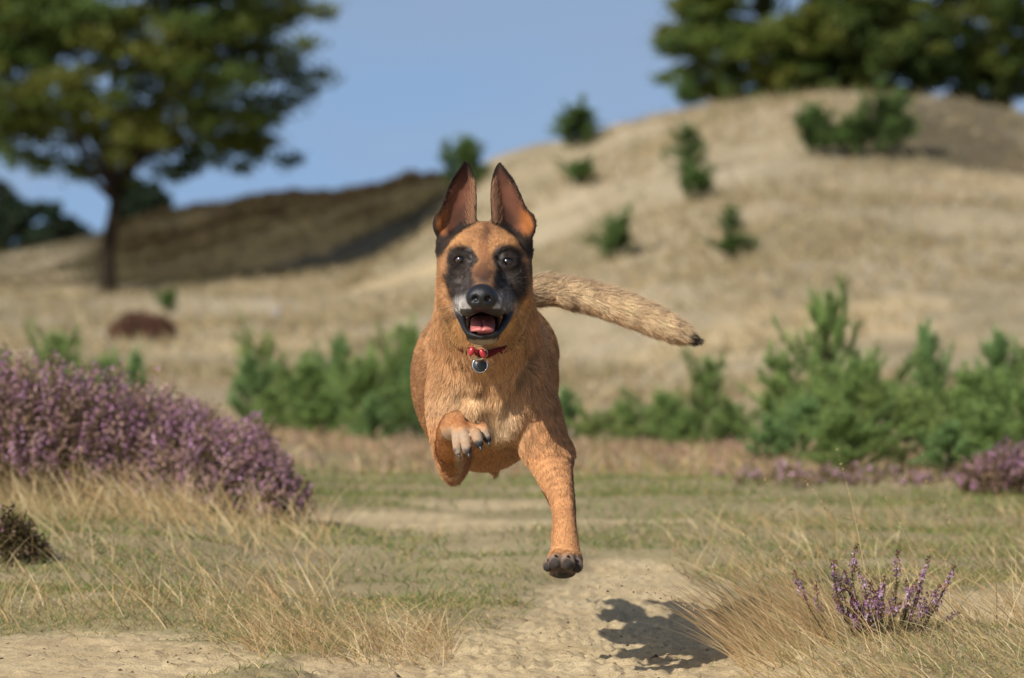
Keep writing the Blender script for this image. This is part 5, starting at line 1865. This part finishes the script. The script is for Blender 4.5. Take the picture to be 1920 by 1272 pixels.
r_ = np.random.default_rng(3)
wp, wc = [], []
for k in range(26):
    s = -1 if k % 2 else 1
    root = H(s * r_.uniform(2.4, 3.8) - 0.3, r_.uniform(-7.5, -4.0), r_.uniform(-8.2, -6.2))
    dv = np.array([s * r_.uniform(0.7, 1.0), r_.uniform(-0.35, 0.4), r_.uniform(-0.75, 0.15)])
    dv /= np.linalg.norm(dv)
    ln = r_.uniform(0.025, 0.055)
    t = np.linspace(0, 1, 5)[:, None]
    wp.append(root + dv * ln * t + np.array([0, 0.012, -0.012]) * t * t * r_.uniform(0.2, 1))
curves_object('whiskers', np.array(wp), np.tile((0.10, 0.09, 0.085), (26, 1)), np.full(26, 0.00016), MAT_HAIR, dog, DOG_BASE)['kind'] = 'stuff'

# collar hidden in the neck fur, with beads, a ring and a round tag in front
w = NT('collar_webbing'); w.base((0.11, 0.014, 0.017, 1), 0.8, 0.1); w.bump(w.noise(1500, 2), 0.3, 0.001); MAT_COLLAR = w.m
w = NT('red_bead'); w.base((0.42, 0.028, 0.035, 1), 0.18, 0.6); MAT_BEAD = w.m
w = NT('dull_brass_ring'); w.base((0.45, 0.38, 0.26, 1), 0.35); w.set(w.bsdf.inputs['Metallic'], 0.8); MAT_RING = w.m
w = NT('dark_tag_enamel'); w.base(w.mix(w.noise(300), (0.020, 0.026, 0.028, 1), (0.040, 0.048, 0.050, 1)), 0.38, 0.5); MAT_TAG = w.m
w = NT('steel_rim'); w.base((0.55, 0.55, 0.56, 1), 0.25); w.set(w.bsdf.inputs['Metallic'], 0.9); MAT_RIM = w.m


def tube(path, r, seg=8, closed=False):
    path = np.asarray(path, float)
    n = len(path)
    tg_ = np.gradient(path, axis=0) if not closed else np.roll(path, -1, 0) - np.roll(path, 1, 0)
    tg_ /= np.linalg.norm(tg_, axis=1, keepdims=True)
    rr = np.broadcast_to(r, (n,))
    up = np.array([0.13, 0.21, 0.97])
    X = np.cross(tg_, up); X /= np.linalg.norm(X, axis=1, keepdims=True) + 1e-9
    Yv = np.cross(tg_, X)
    a = np.linspace(0, 2 * np.pi, seg, endpoint=False)
    V = (path[:, None, :] + rr[:, None, None] * (X[:, None, :] * np.cos(a)[None, :, None] + Yv[:, None, :] * np.sin(a)[None, :, None])).reshape(-1, 3)
    m = n if closed else n - 1
    i, j = np.meshgrid(np.arange(m), np.arange(seg), indexing='ij')
    i2, j2 = (i + 1) % n, (j + 1) % seg
    F = np.stack([i * seg + j, i * seg + j2, i2 * seg + j2, i2 * seg + j], -1).reshape(-1, 4)
    return V, F


def dog_front(px, py):
    """depth of the dog's skin along the line through a point of the view"""
    Ys = np.arange(8.6, 9.3, 0.002)
    p = np.stack([P(px, py, Y) for Y in Ys])
    d = dogf.eval_blocks(p, 0.0, np.zeros((1, 3)))[:, 0]
    return Ys[np.argmax(d < 0)]


def neck_loop(py_front, rise, m=40):
    """ring on the skin: rays from the neck axis"""
    c = H(0, 9.0, -9.5) + np.array([0, 0, -0.022])
    ax = np.array([0, -0.55, 0.83])
    u = np.array([1.0, 0, 0]); v = np.cross(ax, u)
    out = []
    AF = math.pi / 2 if v[1] < 0 else 1.5 * math.pi          # the side below the chin
    for a in np.linspace(0, 2 * np.pi, m, endpoint=False):
        dr = u * math.cos(a) + v * math.sin(a)
        rs = np.arange(0.03, 0.17, 0.001)
        d = dogf.eval_blocks(c + rs[:, None] * dr, 0.0, np.zeros((1, 3)))[:, 0]
        out.append(c + dr * (rs[np.argmax(d > 0)] - 0.0012 + 0.0055 * math.exp(-((a - AF) / 0.42) ** 2)))
    return np.array(out), ax


loop, cax = neck_loop(655, 0)
hw = 0.0065
LV = np.concatenate([loop + cax * hw, loop - cax * hw, loop * 1.0 + cax * hw, loop - cax * hw])
n_ = len(loop)
cen = loop.mean(0)
outw = (loop - cen) / np.linalg.norm(loop - cen, axis=1, keepdims=True) * 0.0015
LV[2 * n_:3 * n_] += outw; LV[3 * n_:] += outw
i = np.arange(n_); j = (i + 1) % n_
LF = np.concatenate([np.stack([i + a, j + a, j + b, i + b], 1) for a, b in ((0, n_), (3 * n_, 2 * n_), (2 * n_, 0), (n_, 3 * n_))])
collar = obj('collar', mesh_from('collar', LV - DOG_BASE, LF, False), MAT_COLLAR, dog)
tagY = dog_front(900, 684) - 0.016
ringY = dog_front(900, 662) - 0.018
for (bx, by, rot) in ((884, 659, 0.35), (905, 663, -0.45)):
    V, F = lathe([(0.0048 * math.sin(t) + 1e-6, -0.0080 * math.cos(t)) for t in np.linspace(0, math.pi, 12)], 16)
    obj('bead', mesh_from('bead', aim(V, (math.sin(rot), 0, math.cos(rot)), P(bx, by, ringY - 0.004) - DOG_BASE), F), MAT_BEAD, collar)
a = np.linspace(0, 2 * np.pi, 28, endpoint=False)
rc = P(896, 662, ringY)
V, F = tube(rc + np.stack([0.0150 * np.cos(a), 0.002 * np.sin(a), 0.0105 * np.sin(a)], 1), 0.0012, 8, True)
obj('ring', mesh_from('ring', V - DOG_BASE, F), MAT_RING, collar)
V, F = lathe([(0.0, 0.0), (0.0108, 0.0), (0.0112, 0.0006), (0.0112, 0.0016), (0.0, 0.0016)], 36)
tc = P(900, 685, tagY)
tago = obj('tag', mesh_from('tag', aim(V, (0.10, -1, 0.12), tc - DOG_BASE), F, False), MAT_TAG, collar)
V, F = tube(np.stack([0.0116 * np.cos(a), 0.0116 * np.sin(a), 0 * a + 0.001], 1), 0.0011, 8, True)
obj('rim', mesh_from('rim', aim(V, (0.10, -1, 0.12), tc - DOG_BASE), F), MAT_RIM, tago)
